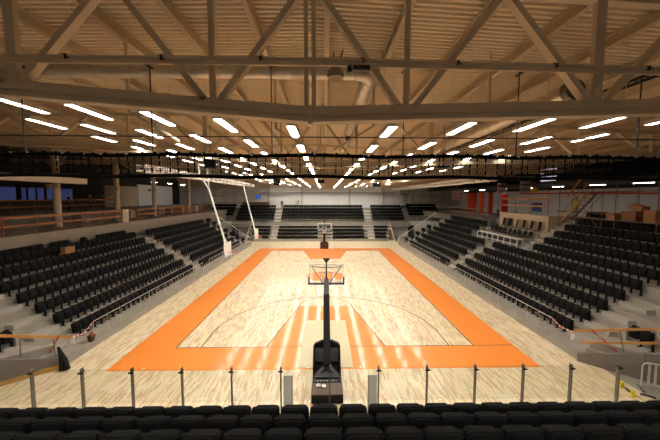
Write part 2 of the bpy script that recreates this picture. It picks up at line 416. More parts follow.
# ------------------------------------------------------------------ the black ball-stop net
NY = 7.45
root = empty('ball_stop_net', (0, NY, 8.27), 0, 'black ball stop net bunched between two black battens under the roof', 'net')
def nz(x, top): return (8.52 if top else 8.02) - .0045*(x+7) + .018*math.cos((x+.3)*1.9) - (0.0 if top else .0) - 8.27
m = MB(); pts = [(-13+.5*i, 0, nz(-13+.5*i, True)) for i in range(53)]; m.tube(pts, .042, 8)
for i in range(90):
    x = -12.6+.285*i; m.box((x, -.03, nz(x, True)+.045), (.03+.04*random.random(), .03, .015+.02*random.random()))
m.build('upper_batten', M_NET, root)
m = MB()
for i in range(46):
    x = -12.5+.55*i+.3*random.random(); m.box((x, -.045, nz(x, True)+.02), (.05*random.random()+.01, .012, .022))
m.build('cable_ties', M_WHITE, root)
m = MB(); pts = [(-13+.5*i, 0, nz(-13+.5*i, False)) for i in range(53)]; m.tube(pts, .042, 8); m.build('lower_batten', M_NET, root)
m = MB()
for layer, yy, dx in ((0, -.06, 0), (1, .07, .02)):
    for i in range(620):
        x = -12.9+.0418*i+dx; wob = .012*math.sin(i*1.7+layer)
        m.bar((x, yy, nz(x, True)-.03), (x+wob, yy+.02*math.sin(i), nz(x, False)+.03), .0042, .0042, (0, 1, 0))
    for k in range(1, 9):
        f = k/9
        P = [(-12.9+.4*i, yy, nz(-12.9+.4*i, True)*(1-f)+nz(-12.9+.4*i, False)*f+.012*math.sin(i*2.3+k)) for i in range(65)]
        for a, b in zip(P[:-1], P[1:]): m.bar(a, b, .004, .004, (0, 1, 0))
for i in range(125):                                       # gathered folds of the netting
    x = -12.8+.205*i+.14*random.random()
    for f in (.18, .48, .78):
        z = nz(x, True)*(1-f)+nz(x, False)*f+.03*random.random()
        m.box((x+.02*random.random(), 0, z), (.018+.01*random.random(), .02, .09+.05*random.random()))
tag(m.build('netting', M_NET, root), 'bunched black netting with vertical folds', None, None, 'stuff')
for i, x in enumerate((-7.06, -4.1, -1.3, 1.82, 4.55, 7.5)):
    c = MB().bar((x, 0, nz(x, True)), (x, 0, 10.5-8.27), .022, .022)
    c.box((x, -.1, 10.5-8.27+rz(x)+.07), (.06, .42, .04)); c.build('hanging_cable', M_BLACK, root)
tag(MB().tube([(-13, 7.47, 8.97), (-6, 7.47, 8.945), (0, 7.47, 8.93), (6, 7.47, 8.91), (13, 7.47, 8.87)], .014, 6).build('guide_wire', M_BLACK),
    'thin black wire stretched across the hall just above the net', 'wire')

# ------------------------------------------------------------------ the terraces
def row_x(k): return 12.75 + .87*(k-1)
def row_z(k): return .35 + .52*(k-1)
def tread(k): return 12.13 + .87*(k-1)
def terrace(name, s, y0, y1, k0, k1, label, front=None, m_=M_CONC):
    mb = MB()
    for k in range(k0, k1+1):
        a = front if (k == k0 and front is not None) else tread(k)
        xs = sorted((s*a, s*tread(k+1)))
        mb.lohi((xs[0], y0, -.05 if k == k0 else row_z(k)-1.2), (xs[1], y1, row_z(k)))
    return struct(mb, name, m_, label)
terrace('terrace_left', -1, 13.6, 48.6, 1, 7, 'stepped concrete terrace of the left stand', 11.62)
terrace('terrace_right', 1, 13.6, 48.6, 1, 5, 'stepped concrete terrace of the right stand', 11.62)
terrace('terrace_right_upper', 1, 9.0, 26.4, 6, 11, 'upper concrete terrace of the right stand, near part')
terrace('terrace_right_far', 1, 35.4, 48.6, 6, 8, 'upper concrete terrace of the right stand, far part')
mb = MB(); mb.lohi((-18.71, 8, 2.9), (-18.23, 48.6, 3.68)); struct(mb, 'ledge_left', M_CONCD)
# near left extension behind the corner stair
mb = MB()
for k in range(4, 8): mb.lohi((-tread(k+1), 8.0, -.05), (-tread(k), 13.6, row_z(k)))
struct(mb, 'terrace_left_corner', M_CONC)
mb = MB()
for k in range(4, 6): mb.lohi((tread(k), 8.0, -.05), (tread(k+1), 13.6, row_z(k)))
struct(mb, 'terrace_right_corner', M_CONC)
# half steps in the aisles
def aisle(name, s, y0, y1, k0, k1):
    mb = MB()
    for k in range(k0, k1):
        a = tread(k+1); xs = sorted((s*(a-.42), s*a)); mb.lohi((xs[0], y0, row_z(k)), (xs[1], y1, row_z(k)+.26))
    struct(mb, name, M_STEP)
for s, nm in ((-1, 'left'), (1, 'right')):
    aisle(f'steps_{nm}_near', s, 14.0, 15.4, 1, 7 if s < 0 else 5)
    aisle(f'steps_{nm}_middle', s, 29.65, 30.95, 1, 7 if s < 0 else 5)
    aisle(f'steps_{nm}_far', s, 46.0, 46.95, 1, 7 if s < 0 else 5)
aisle('steps_right_upper', 1, 25.1, 26.3, 6, 11)
# corner stair walls with a falling top, both sides
for s, nm in ((-1, 'left'), (1, 'right')):
    A, Bp, Cp = Vector((s*11.66, 13.6, 0)), Vector((s*13.15, 12.1, 0)), Vector((s*17.5, 8.6, 0))
    mb = MB()
    for p, q, hp, hq in ((A, Bp, .34, 1.1), (Bp, Cp, 1.1, 1.7)):
        d = (q-p).normalized(); n = Vector((-d.y, d.x, 0))*.2*s*-1
        vs = [p, q, q+n, p+n]; top = [p+Vector((0, 0, hp)), q+Vector((0, 0, hq)), q+n+Vector((0, 0, hq)), p+n+Vector((0, 0, hp))]
        mb.add(vs+top, [(0, 1, 2, 3), (4, 5, 6, 7), (0, 1, 5, 4), (1, 2, 6, 5), (2, 3, 7, 6), (3, 0, 4, 7)])
    struct(mb, f'wall_{nm}_corner', M_CONCD, f'low concrete wall with a falling top at the near {nm} corner of the court')
    mb = MB(); mb.prism([(s*a, b) for a, b in ((12.2, 13.6), (13.3, 12.5), (14.0, 11.9), (14.9, 11.2), (14.9, 13.6))], -.05, .9)
    mb.prism([(s*a, b) for a, b in ((12.0, 13.58), (12.5, 13.1), (12.5, 13.6))], -.05, .55)
    mb.prism([(s*a, b) for a, b in ((14.2, 13.6), (14.2, 11.8), (17.2, 9.3), (17.2, 13.6))], -.05, 1.42)
    struct(mb, f'corner_platform_{nm}', M_STEP)
mb = MB()
for p, q in ((Vector((-11.7, 13.56, .09)), Vector((-13.2, 12.05, .09))), (Vector((-13.13, 12.116, .09)), Vector((-17.4, 8.68, .09)))):
    d = (q-p).normalized(); n = Vector((-d.y, d.x, 0))*.215; mb.bar(p+n, q+n, .03, .18)
struct(mb, 'baseboard_left', mat('yellowish_plywood', srgb(184, 140, 70), .6, noise=.1, scale=4), 'yellowish plywood strip at the foot of the left corner wall')

# left concourse
mb = MB(); mb.lohi((-24, 8, 3.0), (-18.95, 66, 5.08)); mb.lohi((-18.95, 8, 3.0), (-18.72, 48.6, 5.16)); struct(mb, 'concourse_left', mat('concourse_concrete', srgb(132, 120, 106), .85, noise=.12, scale=.8), 'concrete concourse behind the left stand')  # concrete tone darker and browner than the terraces
mb = MB(); mb.lohi((-31, 8, 4.4), (-24, 66, 6.1)); struct(mb, 'upper_floor_left', M_CONCD, 'raised floor behind the left concourse')
# right concourse, and the notch with its parapet
mb = MB(); mb.lohi((tread(12), 9, 4.4), (29, 26.4, 5.7)); mb.lohi((22.55, 26.4, 4.4), (29, 28.4, 5.7)); mb.lohi((19.79, 26.91, 4.4), (22.55, 28.4, 5.0)); mb.lohi((19.79, 28.4, 4.4), (29, 35.4, 5.0)); mb.lohi((19.09, 35.4, 4.0), (29, 66, 4.85)); struct(mb, 'concourse_right', M_CONCD, 'concrete concourse behind the right stand')
mb = MB(); mb.lohi((tread(6), 26.4, 1.4), (17.75, 35.4, 2.95)); mb.lohi((17.75, 26.4, 1.4), (18.65, 35.4, 3.5)); mb.lohi((18.65, 26.4, 1.4), (19.6, 35.4, 4.05)); struct(mb, 'platform_right', M_CONC, 'stepped concrete platform cut into the right stand')
mb = MB(); mb.lohi((19.6, 26.9, 2.9), (19.78, 34.1, 5.85)); mb.lohi((19.6, 34.1, 2.9), (21.5, 34.28, 5.85)); mb.lohi((19.6, 26.72, 2.9), (22.5, 26.9, 5.85)); struct(mb, 'parapet_right', M_WALLB, 'beige parapet wall behind the right platform')
# walls
mb = MB(); mb.lohi((-31.2, -7, -.1), (-31, 67, 12.6)); struct(mb, 'wall_left', M_WALLD, 'dark left wall')
mb = MB(); mb.lohi((-31, 51.7, 6.1), (-30.75, 63, 9.6)); struct(mb, 'wall_left_panel', M_WALLW, 'white wall section beyond the left concourse')
mb = MB(); mb.lohi((29, -7, -.1), (29.2, 67, 11.6)); struct(mb, 'wall_right', M_WALLD, 'dark upper part of the right wall')
mb = MB(); mb.lohi((28.8, 9, 4.8), (29.0, 66, 8.4)); struct(mb, 'wall_right_panel', M_WALLW, 'white panelled lower part of the right wall')
mb = MB()
for i in range(30): mb.lohi((28.77, 9+1.9*i, 4.8), (28.8, 9.06+1.9*i, 8.4))
struct(mb, 'trim_1', M_COLUMN)
mb = MB(); mb.lohi((21.8, 9, 8.75), (29, 66, 9.0)); struct(mb, 'soffit_right', M_WALLD, 'low dark ceiling over the right concourse')
mb = MB(); mb.lohi((-31, 66.6, -.1), (29, 66.8, 9.55)); struct(mb, 'wall_back', M_WALLW, 'pale wall behind the far stand')
mb = MB(); mb.lohi((-31, 66.3, 9.55), (29, 66.8, 12.8)); struct(mb, 'wall_back_bulkhead', M_DECK, 'tan band above the back wall')
mb = MB()
for x in (-12, -4.9, 5.3, 12.5): mb.lohi((x-.25, 66.35, 5.3), (x+.25, 66.6, 9.55))
struct(mb, 'trim_2', M_COLUMN)
mb = MB(); mb.lohi((-14, 66.2, 8.35), (15, 66.3, 8.5)); mb.lohi((-14, 66.2, 8.0), (15, 66.28, 8.06)); struct(mb, 'trim_3', mat('grey_cable_duct', srgb(96, 92, 90), .6), 'grey cable channel along the back wall')
# wall behind the camera
mb = MB(); mb.lohi((-31, -7.2, -.1), (29, -7.0, 12.8)); struct(mb, 'wall_front', M_WALLD)
mb = MB(); mb.lohi((-31, 44.0, 6.1), (-30.8, 51.7, 9.2)); struct(mb, 'wall_left_board', M_WALLB, 'beige wall section beyond the left concourse')
# windows
wi = 1
for y0, y1 in ((28.6, 31.55), (32.1, 32.6), (32.85, 33.65), (33.85, 34.65), (35.0, 38.5)):
    mb = MB(); mb.lohi((-31.0, y0-.08, 7.12), (-30.93, y1+.08, 7.2)); mb.lohi((-31.0, y0-.08, 8.5), (-30.93, y1+.08, 8.58))
    for yy in (y0-.08, y1): mb.lohi((-31.0, yy, 7.2), (-30.93, yy+.08, 8.5))
    fr = struct(mb, f'window_{wi}', M_WALLD, 'window with blue dusk light beyond the left concourse'); MB().lohi((-31, y0, 7.2), (-30.96, y1, 8.5)).build('pane', M_DUSK, fr); wi += 1
for (y0, y1, z0, z1) in ((38.4, 41.6, 10.6, 11.2), (38.4, 41.2, 9.6, 10.25)):
    mb = MB(); mb.lohi((28.9, y0-.1, z0-.1), (29, y1+.1, z0)); mb.lohi((28.9, y0-.1, z1), (29, y1+.1, z1+.1)); mb.lohi((28.9, y0-.1, z0), (29, y0, z1)); mb.lohi((28.9, y1, z0), (29, y1+.1, z1))
    fr = struct(mb, f'window_{wi}', M_WALLD, 'pale strip window high in the right wall'); MB().lohi((28.93, y0, z0), (29, y1, z1)).build('pane', M_SKYW, fr); wi += 1

# columns of the left concourse
for i, (y, l) in enumerate(((25.3, 'nearest white column on the left concourse, between the blue windows'), (32.5, 'second white column from the near end of the left concourse'),
                            (39.5, 'third white column from the near end of the left concourse'), (49.5, 'farthest white column on the left concourse'))):
    root = empty('column', (-21.6, y, 5.1), 0, l, 'column', 'columns of the left concourse')
    MB().lathe([(.25, 0), (.25, 6.2)], (0, 0, 0), 20).build('shaft', M_COLUMN, root, True)
    MB().box((0, 0, 5.1), (.62, .62, .18)).build('collar', M_STEEL, root)
    for s in (-1, 1): MB().box((s*.3, -.3, 3.3), (.3, .3, .32)).build('bracket_box', M_COLUMN, root)
tag(MB().lohi((-20.6, 9, 8.6), (-20.1, 26.6, 9.05)).build('ceiling_duct', M_WHITE), 'long white box duct hanging over the left concourse', 'duct')

# ------------------------------------------------------------------ seats
SM = {}
def seat_meshes():
    T = Matrix.Translation((0, -.03, .55)) @ Matrix.Rotation(math.radians(9), 4, 'X')
    a = MB(); a.pad(.482, .53, .075, T, .07, .022, 4)
    T2 = Matrix.Translation((0, -.083, .62)) @ Matrix.Rotation(math.radians(10), 4, 'X'); a.pad(.40, .34, .03, T2, .06, .01, 3)
    SM['backrest'] = a.mesh('backrest', M_SEATFAB, True)
    T = Matrix.Translation((0, .085, .51)) @ Matrix.Rotation(math.radians(4), 4, 'X')
    b = MB(); b.pad(.44, .46, .085, T, .08, .026, 4); SM['seat_pan'] = b.mesh('seat_pan', M_SEATFAB, True)
    c = MB(); c.box((-.2475, .0, .21), (.035, .09, .42)); c.box((-.2475, .02, .012), (.05, .24, .024)); c.box((-.2475, .03, .46), (.03, .16, .1))
    c.box((-.0, -.0, .385), (.495, .05, .05)); SM['leg'] = c.mesh('leg', M_SEAT)
seat_meshes()
def seat(loc, rz, label, group):
    r = empty('stadium_seat', loc, rz, label, 'seat', group)
    for nm in ('backrest', 'seat_pan', 'leg'):
        c = bpy.data.objects.new(nm, SM[nm]); COL.objects.link(c); c.parent = r
    return r
SEATS = []      # (x, y, z, rz, label, group)
P_ = .495
NEAR = [(5.06, 3.16, 'front row, by the glass balustrade', 12), (4.34, 3.515, 'second row below the camera', 10), (3.62, 3.86, 'row closest to the camera', 9)]
near = []
for y, z, nm, n in NEAR:
    for i in range(-n, n+1):
        wh = 'in line with the basket' if i == 0 else f'{ORD[abs(i)-1]} {"left" if i < 0 else "right"} of the basket line'
        near.append((-.07+i*P_, y, z, 0, f'black folded seat, {nm}, {wh}', 'seats of the near stand'))
def side(s, y0, n, k, blk, fwd=True):
    nm = 'left' if s < 0 else 'right'
    for i in range(n):
        SEATS.append((s*row_x(k), y0+.25+.5*i, row_z(k), (-PI/2 if s < 0 else PI/2),
                      f'black folded seat, {nm} stand, {blk}, {ORD[k-1]} row up, {ORD[i]} from the near stair', f'seats of the {nm} stand'))
for k in range(1, 8):
    side(-1, 15.3, 28, k, 'main block'); side(-1, 31.1, 29, k, 'block beyond the aisle'); side(-1, 47.0, 3, k, 'end block')
for k in range(1, 12):
    if k <= 5: side(1, 15.3, 28, k, 'main block'); side(1, 31.1, 29, k, 'block beyond the aisle'); side(1, 47.0, 3, k, 'end block')
    else:
        side(1, 10.4 if k > 7 else 15.3, 29 if k > 7 else 19, k, 'main block')
        if k <= 8: side(1, 35.7, 20, k, 'block beyond the platform')
random.seed(11)
for i in range(25):                       # seats along the back ledge, with gaps
    if random.random() < .68:
        SEATS.append((-18.42, 15.9+.52*i, 3.68, -PI/2, f'black folded seat on the back ledge of the left stand, {ORD[i]} place along', 'seats of the left back ledge'))
# corner seats
for s, nm in ((-1, 'left'), (1, 'right')):
    for i, (x, y, z) in enumerate(((13.95, 12.75, .9), (13.95, 13.25, .9), (15.3, 11.9, 1.42), (15.3, 12.4, 1.42), (15.3, 12.9, 1.42), (16.6, 11.2, 1.42), (16.6, 11.7, 1.42))):
        SEATS.append((s*x, y, z, -PI/2 if s < 0 else PI/2, f'black folded seat on the {nm} corner platform behind the timber handrail, {ORD[i]} from its front', f'seats of the {nm} corner'))
# far stand
FARS = []
def far_row(x0, x1, y, z, sz=1.0):
    n = int((x1-x0)/.5)
    for i in range(n): FARS.append((x0+.25+.5*i+(x1-x0-n*.5)/2, y, z, PI, sz))
LOW = [(52.75+.85*j, .35+.5*j) for j in range(4)]
UPP = [(57.5+.8*u, 3.0+.55*u) for u in range(5)]
for j, (y, z) in enumerate(LOW):
    e = .45*j
    far_row(-8.3, -1.15, y, z, .72); far_row(1.15, 7.0, y, z, .72)
    far_row(-12.4-e*.6, -9.6, y, z, .72); far_row(8.6, 10.6+e*.6, y, z, .72)
far_row(-1.0, 1.0, LOW[3][0], LOW[3][1], .72)
for u, (y, z) in enumerate(UPP):
    far_row(-8.2, 7.4, y, z); far_row(-16.6, -9.5, y, z); far_row(8.8, 15.0, y, z)
    if u > 0: far_row(-22.2, -17.4, y+1.0, z+.2); far_row(15.9, 22.4, y+1.0, z+.2)
# which seats show largest: project them
Fv = Vector((math.sin(.01734)*math.cos(.07352), math.cos(.01734)*math.cos(.07352), -math.sin(.07352)))
Rv = Vector((math.cos(.01734), -math.sin(.01734), 0)); Uv = Rv.cross(Fv)
def vis(p):
    d = Vector(p)-cam.location; k = d.dot(Fv)
    if k < .5: return None
    x, y = 330+308.7*d.dot(Rv)/k, 220-308.7*d.dot(Uv)/k
    return k if (-4 < x < 664 and -4 < y < 446) else None
ranked = []
for sN in SEATS:
    k = vis((sN[0], sN[1], sN[2]+.6)); ranked.append((k if k else 1e6, sN))
ranked.sort(key=lambda t: t[0])
near_vis = [n for n in near if vis((n[0], n[1], n[2]+.78)) or abs(n[0]) < 6]
for n in near_vis: seat(n[0:3], n[3], n[4], n[5])
NI = 298-len(near_vis)
for k, sN in ranked[:NI]: seat(sN[0:3], sN[3], sN[4], sN[5])
rest = [t[1] for t in ranked[NI:]] + [(a, b, c, d, e) for a, b, c, d, e in FARS]
# one merged object for all the seats beyond the nearest three hundred
lo = MB()
lo.pad(.482, .53, .075, Matrix.Translation((0, -.03, .55)) @ Matrix.Rotation(math.radians(9), 4, 'X'), .065, .02, 2)
lo.pad(.44, .46, .085, Matrix.Translation((0, .085, .51)) @ Matrix.Rotation(math.radians(4), 4, 'X'), .08, .024, 2)
lo.box((-.2475, .0, .21), (.035, .09, .42)); lo.box((-.2475, .02, .012), (.05, .24, .024)); lo.box((0, 0, .385), (.495, .05, .05))
big = MB()
for t in rest:
    Mx = Matrix.Translation(t[0:3]) @ Matrix.Rotation(t[3], 4, 'Z') @ Matrix.Diagonal((1, 1, t[4] if isinstance(t[4], float) else 1.0, 1)); big.add([Mx @ Vector(v) for v in lo.v], lo.f)
o = big.build('stadium_seats', M_SEATFAB); tag(o, 'rows of black folded seats farther up and along the side stands and across the far stand', 'seats', None, 'stuff')

# ------------------------------------------------------------------ near stand and glass balustrade
mb = MB()
mb.lohi((-12, 4.72, 2.4), (12, 5.45, 3.16)); mb.lohi((-12, 5.45, 2.4), (12, 6.21, 2.98)); mb.lohi((-12, 4.0, 2.4), (12, 4.72, 3.515)); mb.lohi((-12, 3.28, 2.4), (12, 4.0, 3.86)); mb.lohi((-12, 2.4, 2.4), (12, 3.28, 4.2)); mb.lohi((-12, 1.6, 2.4), (12, 2.4, 4.55)); mb.lohi((-12, .8, 2.4), (12, 1.6, 4.9)); mb.lohi((-20, -7, 2.4), (20, .8, 5.3)); mb.lohi((-12, 6.1, -.05), (12, 6.21, 2.5))
struct(mb, 'terrace_near', M_CONCD, 'concrete terrace of the near stand')
root = empty('glass_balustrade', (0, 6.25, 3.12), 0, 'glass balustrade with flat metal posts along the front of the near stand', 'balustrade')
xs = [.05 + 1.03*n for n in range(-8, 9)]
for x in xs:
    p = MB().box((x, 0, .36), (.022, .075, .98)).build('post', M_POST, root)
    MB().box((x, -.045, .76), (.105, .022, .026)).box((x, 0, .775), (.034, .09, .03)).build('glass_clamp', M_BLACK, p)
for a, b in zip(xs[:-1], xs[1:]):
    MB().box(((a+b)/2, 0, .45), (b-a-.03, .012, .74)).build('glass_panel', M_GLASS, root)
for x, s in ((-.86, -1), (.92, 1)):
    root = empty('gate_panel', (x+.03, 6.17, 2.98), 0, f'narrow grey panel behind the balustrade, {"left" if s < 0 else "right"} of the basket base', 'panel', 'narrow grey panels')
    MB().box((0, 0, .42), (.17, .03, .84)).build('leaf', mat('grey_laminate', srgb(206, 202, 188), .5), root)
    MB().box((-s*.095, 0, .42), (.025, .04, .84)).build('edge_strip', M_WALLB, root)

# ------------------------------------------------------------------ basketball stands
def basket():
    root = empty('basketball_stand', (.03, 12.0, 0), 0, 'black mobile basketball stand in the middle foreground, seen from behind', 'basketball stand', 'mobile basketball stands')
    b = MB().prism([(-.58, .05), (.58, .05), (.58, .36), (-.58, .36)], -1.32, -.62, 'y'); base = b.build('ballast_box', M_BLACKPAD, root)
    MB().box((0, -.97, .375), (1.14, .72, .03)).build('lid', M_BROWN, base)
    for x in (-.35, .35):
        MB().tube([(x, -1.28, .05), (x+.06, -1.28, .05)], .05, 12).build('wheel', M_BLACK, base)
    for x in (-.53, .53): MB().box((x, .38, .11), (.1, 2.0, .16)).build('side_rail', M_BLACKPAD, root)
    MB().box((0, .35, .05), (1.0, 1.95, .06)).build('floor_plate', M_BLACK, root)
    # front shield, chamfered towards the mast
    sh = MB().prism([(-.6, .0), (.6, .0), (.6, .86), (.52, .98), (.22, 1.12), (-.22, 1.12), (-.52, .98), (-.6, .86)], 1.3, 1.48, 'y').build('front_pad', M_BLACKPAD, root)
    MB().box((-.33, 1.285, .5), (.36, .03, .62)).box((.33, 1.285, .5), (.36, .03, .62)).build('pad_lining', M_GREYPAD, sh)
    for x in (-.56, .56): MB().prism([(.55, .1), (1.3, .1), (1.3, .95), (1.2, .98), (.6, .3)], x-.035, x+.035, 'x').build('side_pad', M_BLACKPAD, root)
    # foot frame spreading from the mast
    f = MB().bar((0, .5, .45), (-.47, -.25, .28), .16, .22).bar((0, .5, .45), (.47, -.25, .28), .16, .22).box((0, -.35, .25), (1.06, .3, .22)).prism([(-.46, -.3), (.46, -.3), (.16, .5), (-.16, .5)], .3, .42)
    f.build('foot_frame', M_BLACK, root)
    m = MB()
    for i in range(7): m.lathe([(.022, 0), (.022, .03), (.008, .035)], (-.36+.12*i, -.47, .36), 8)
    m.build('bolt_row', M_RAIL, root)
    # mast
    m = MB().bar((0, .25, .35), (0, 3.0, 2.62), .3, .3).bar((0, .25, .6), (0, 1.3, 1.45), .22, .16); mast = m.build('mast', M_BLACKPAD, root)
    MB().bar((0, 2.95, 2.58), (0, 3.75, 3.1), .26, .22).build('boom', mat('dark_grey_metal', srgb(60, 58, 58), .45), root)
    MB().bar((0, 4.1, 2.9), (0, 4.1, 4.22), .075, .06, (0, 1, 0)).bar((0, 3.7, 3.05), (0, 4.2, 3.12), .22, .2).build('upright', M_BLACK, root)
    MB().prism([(-.2, 4.3), (.2, 4.3), (.07, 4.12), (-.07, 4.12)], 4.02, 4.18, 'y').build('top_bracket', M_BLACK, root)
    for s in (-1, 1): MB().tube([(s*.8, 4.2, 3.86), (s*.14, 3.72, 3.0)], .02, 8).build('brace', M_BLACK, root)
    MB().tube([(-.8, 4.17, 3.86), (-.3, 4.1, 3.8), (.3, 4.1, 3.8), (.8, 4.17, 3.86)], .016, 8).build('tie_rod', M_BLACK, root)
    bb = MB().box((0, 4.25, 3.425), (1.8, .02, 1.05)).build('backboard', M_BOARD, root)
    fr = MB()
    fr.box((0, 4.25, 3.93), (1.84, .05, .05))
    for s in (-1, 1): fr.box((s*.9, 4.25, 3.42), (.05, .05, 1.05)); fr.box((s*.8, 4.21, 3.86), (.1, .05, .09))
    fr.build('board_frame', M_WHITE, bb)
    nv = MB().box((0, 4.25, 2.89), (1.94, .07, .1))
    for s in (-1, 1): nv.box((s*.93, 4.25, 3.08), (.08, .07, .36))
    nv.build('edge_padding', M_NAVY, bb)
    tg = MB()
    for s in (-1, 1): tg.box((s*.295, 4.265, 3.28), (.05, .006, .45))
    tg.box((0, 4.265, 3.48), (.54, .006, .05)); tg.box((0, 4.265, 3.08), (.54, .006, .05))
    for s in (-1, 1): tg.box((s*.62, 4.262, 3.02), (.26, .004, .03))
    tg.build('target_square', M_WHITE, bb)
    rim = MB().torus((0, 4.63, 3.05), .23, .012).box((0, 4.33, 3.04), (.16, .16, .03)).build('rim', M_HOOP, root, True)
    nt = MB()
    for i in range(12):
        for sg in (1, -1):
            P = []
            for j in range(6):
                f_ = j/5; a = 2*PI*(i+sg*.5*j)/12; r = .23-.1*f_**.7
                P.append((r*math.cos(a), 4.63+r*math.sin(a), 3.04-.42*f_))
            nt.tube(P, .006, 4)
    nt.build('hoop_net', M_WNET, root)
    return root
b1 = basket()
b2 = copy_tree(b1); b2.location = (-.1, FAR+(BL-12.0), 0); b2.rotation_euler = (0, 0, PI)
b2['label'] = 'mobile basketball stand with maroon front pad at the far end of the court'
for c in b2.children:
    if c.name.startswith(('front_pad', 'side_pad', 'ballast_box')):
        c.data = c.data.copy(); c.data.materials[0] = M_MAROON
# two small white rolls on the ballast lid
for i, (x, l) in enumerate(((-.3, 'small white tape roll on the ballast box, the left of two'), (-.1, 'small white tape roll on the ballast box, the right of two'))):
    m = MB(); m.torus((x, 11.15-.04*i, .435), .055, .034, 16, 8); tag(m.build('tape_roll', M_WHITE, None, True), l, 'tape roll', 'white tape rolls')

# ------------------------------------------------------------------ ceiling-hung side baskets
def side_basket(Y, top, label):
    root = empty('hanging_basket', (-7.95, Y, 0), 0, label, 'hanging basket', 'ceiling hung practice baskets')
    bb = MB().box((0, 0, 3.3), (.05, 1.8, 1.1)).build('backboard', M_WHITE, root)
    MB().box((.03, 0, 2.76), (.08, 1.84, .07)).box((.03, -.9, 2.95), (.07, .06, .35)).box((.03, .9, 2.95), (.07, .06, .35)).build('edge_padding', mat('pale_grey_padding', srgb(176, 178, 190), .5), bb)
    MB().torus((.43, 0, 3.03), .23, .016).box((.1, 0, 3.03), (.2, .16, .03)).build('rim', M_HOOP, root, True)
    nt = MB()
    for i in range(8): a = 2*PI*i/8; nt.tube([(.43+.23*math.cos(a), .23*math.sin(a), 3.02), (.43+.13*math.cos(a+.3), .13*math.sin(a+.3), 2.65)], .007, 4)
    nt.build('hoop_net', M_WNET, root)
    kz = top - 1.0
    MB().tube([(-.1, 0, 3.6), (-1.35, 0, kz)], .075, 10).tube([(-.06, -.5, 3.6), (-.3, 0, 4.3)], .04, 8).tube([(-.06, .5, 3.6), (-.3, 0, 4.3)], .04, 8).build('lower_mast', M_WHITE, root, True)
    MB().tube([(-1.35, 0, kz), (-2.1, 0, top+.3), (-2.15, 0, 11.0)], .06, 8).build('mast_arm', M_WHITE, root, True)
    MB().tube([(-1.35, 0, kz), (-1.42, 0, top+.3), (-1.45, 0, 11.6)], .05, 8).build('mast_arm', M_WHITE, root, True)
    MB().tube([(-1.2, 0, kz-.5), (3.2, 0, 10.2), (3.6, 0, 12.3)], .012, 6).build('stay_cable', M_RAIL, root)
    return root
side_basket(25.0, 9.05, 'white practice basket hung from the roof above the left sideline, the nearer one')
side_basket(35.5, 9.7, 'white practice basket hung from the roof above the left sideline, the farther one')

# white lattice girders over both sidelines
def lattice(x, z, y0, y1, label):
    root = empty('lattice_girder', (x, y0, z), 0, label, 'girder', 'white lattice girders')
    L = y1-y0
    m = MB()
    for dx in (-.3, .3):
        for dz in (-.18, .18): m.bar((dx, 0, dz), (dx, L, dz), .07, .07)
    m.build('chords', M_WHITE, root)
    m = MB(); n = int(L/.6)
    for i in range(n):
        a, b = i*L/n, (i+1)*L/n; s = 1 if i % 2 else -1
        for dz in (-.18, .18): m.bar((-s*.3, a, dz), (s*.3, b, dz), .07, .03)
        for dx in (-.3, .3): m.bar((dx, a, -s*.18), (dx, b, s*.18), .03, .05)
    m.build('web', M_WHITE, root)
    for i in range(5):
        y = L*(i+.5)/5; MB().bar((0, y, .2), (0, y, deckz(x)-z-.02), .02, .02).build('hanger', M_STEEL, root)
lattice(-11.3, 9.3, 19.2, 48.5, 'white lattice girder hung over the left side of the court')
lattice(13.2, 9.0, 24.3, 60, 'white lattice girder hung over the right side of the court')

# ------------------------------------------------------------------ far stand
mb = MB()
for j, (y, z) in enumerate(LOW):
    e = .3*j
    mb.lohi((-12.6-e, y-.4, -.05 if j == 0 else z-.3), (10.9+e, y+.45, z))
    mb.lohi((-12.6-e, y-.42, z-.2), (10.9+e, y-.4, z))
mb.lohi((-13.6, 55.7, -.05), (12.0, 57.0, 2.4))
struct(mb, 'far_terrace_lower', M_STEP, 'retractable lower rows of the far stand')
mb = MB()
for u, (y, z) in enumerate(UPP):
    mb.lohi((-17.2, y-.4, z-.9), (15.7, y+.4, z))
    if u > 0: mb.lohi((-24, y+.6, z-.8), (-17.2, y+1.4, z+.2)); mb.lohi((15.7, y+.6, z-.8), (24, y+1.4, z+.2))
mb.lohi((-17.2, 56.6, 2.0), (15.7, 57.1, 2.75))
struct(mb, 'far_terrace_upper', M_CONC, 'upper concrete rows of the far stand')
mb = MB()
for xc, wd in ((-8.9, 1.1), (8.1, 1.2)):
    for u in range(4): y, z = UPP[u]; mb.lohi((xc-wd/2, y+.05, z), (xc+wd/2, y+.4, z+.27))
    for j in range(3): y, z = LOW[j]; mb.lohi((xc-wd/2, y+.05, z), (xc+wd/2, y+.44, z+.25))
struct(mb, 'steps_far', mat('bright_step', srgb(206, 202, 192), .8), 'pale aisle steps of the far stand')
mb = MB(); mb.lohi((-31, 61.2, 4.6), (29, 66.6, 5.25)); struct(mb, 'concourse_far', M_CONCD)
mb = MB(); mb.lohi((-24, 58.3, -.05), (-13.4, 58.6, 3.0)); mb.lohi((12, 58.3, -.05), (24, 58.6, 3.0)); struct(mb, 'wall_far_corner', M_WALLW, 'beige wall in the far corners behind the court')
mb = MB(); mb.prism([(52.4, 0), (57.0, 0), (57.0, 2.9)], -13.7, -13.5, 'x'); mb.prism([(52.4, 0), (57.0, 0), (57.0, 2.9)], 11.9, 12.1, 'x'); struct(mb, 'wall_far_stand_end', M_WALLB)
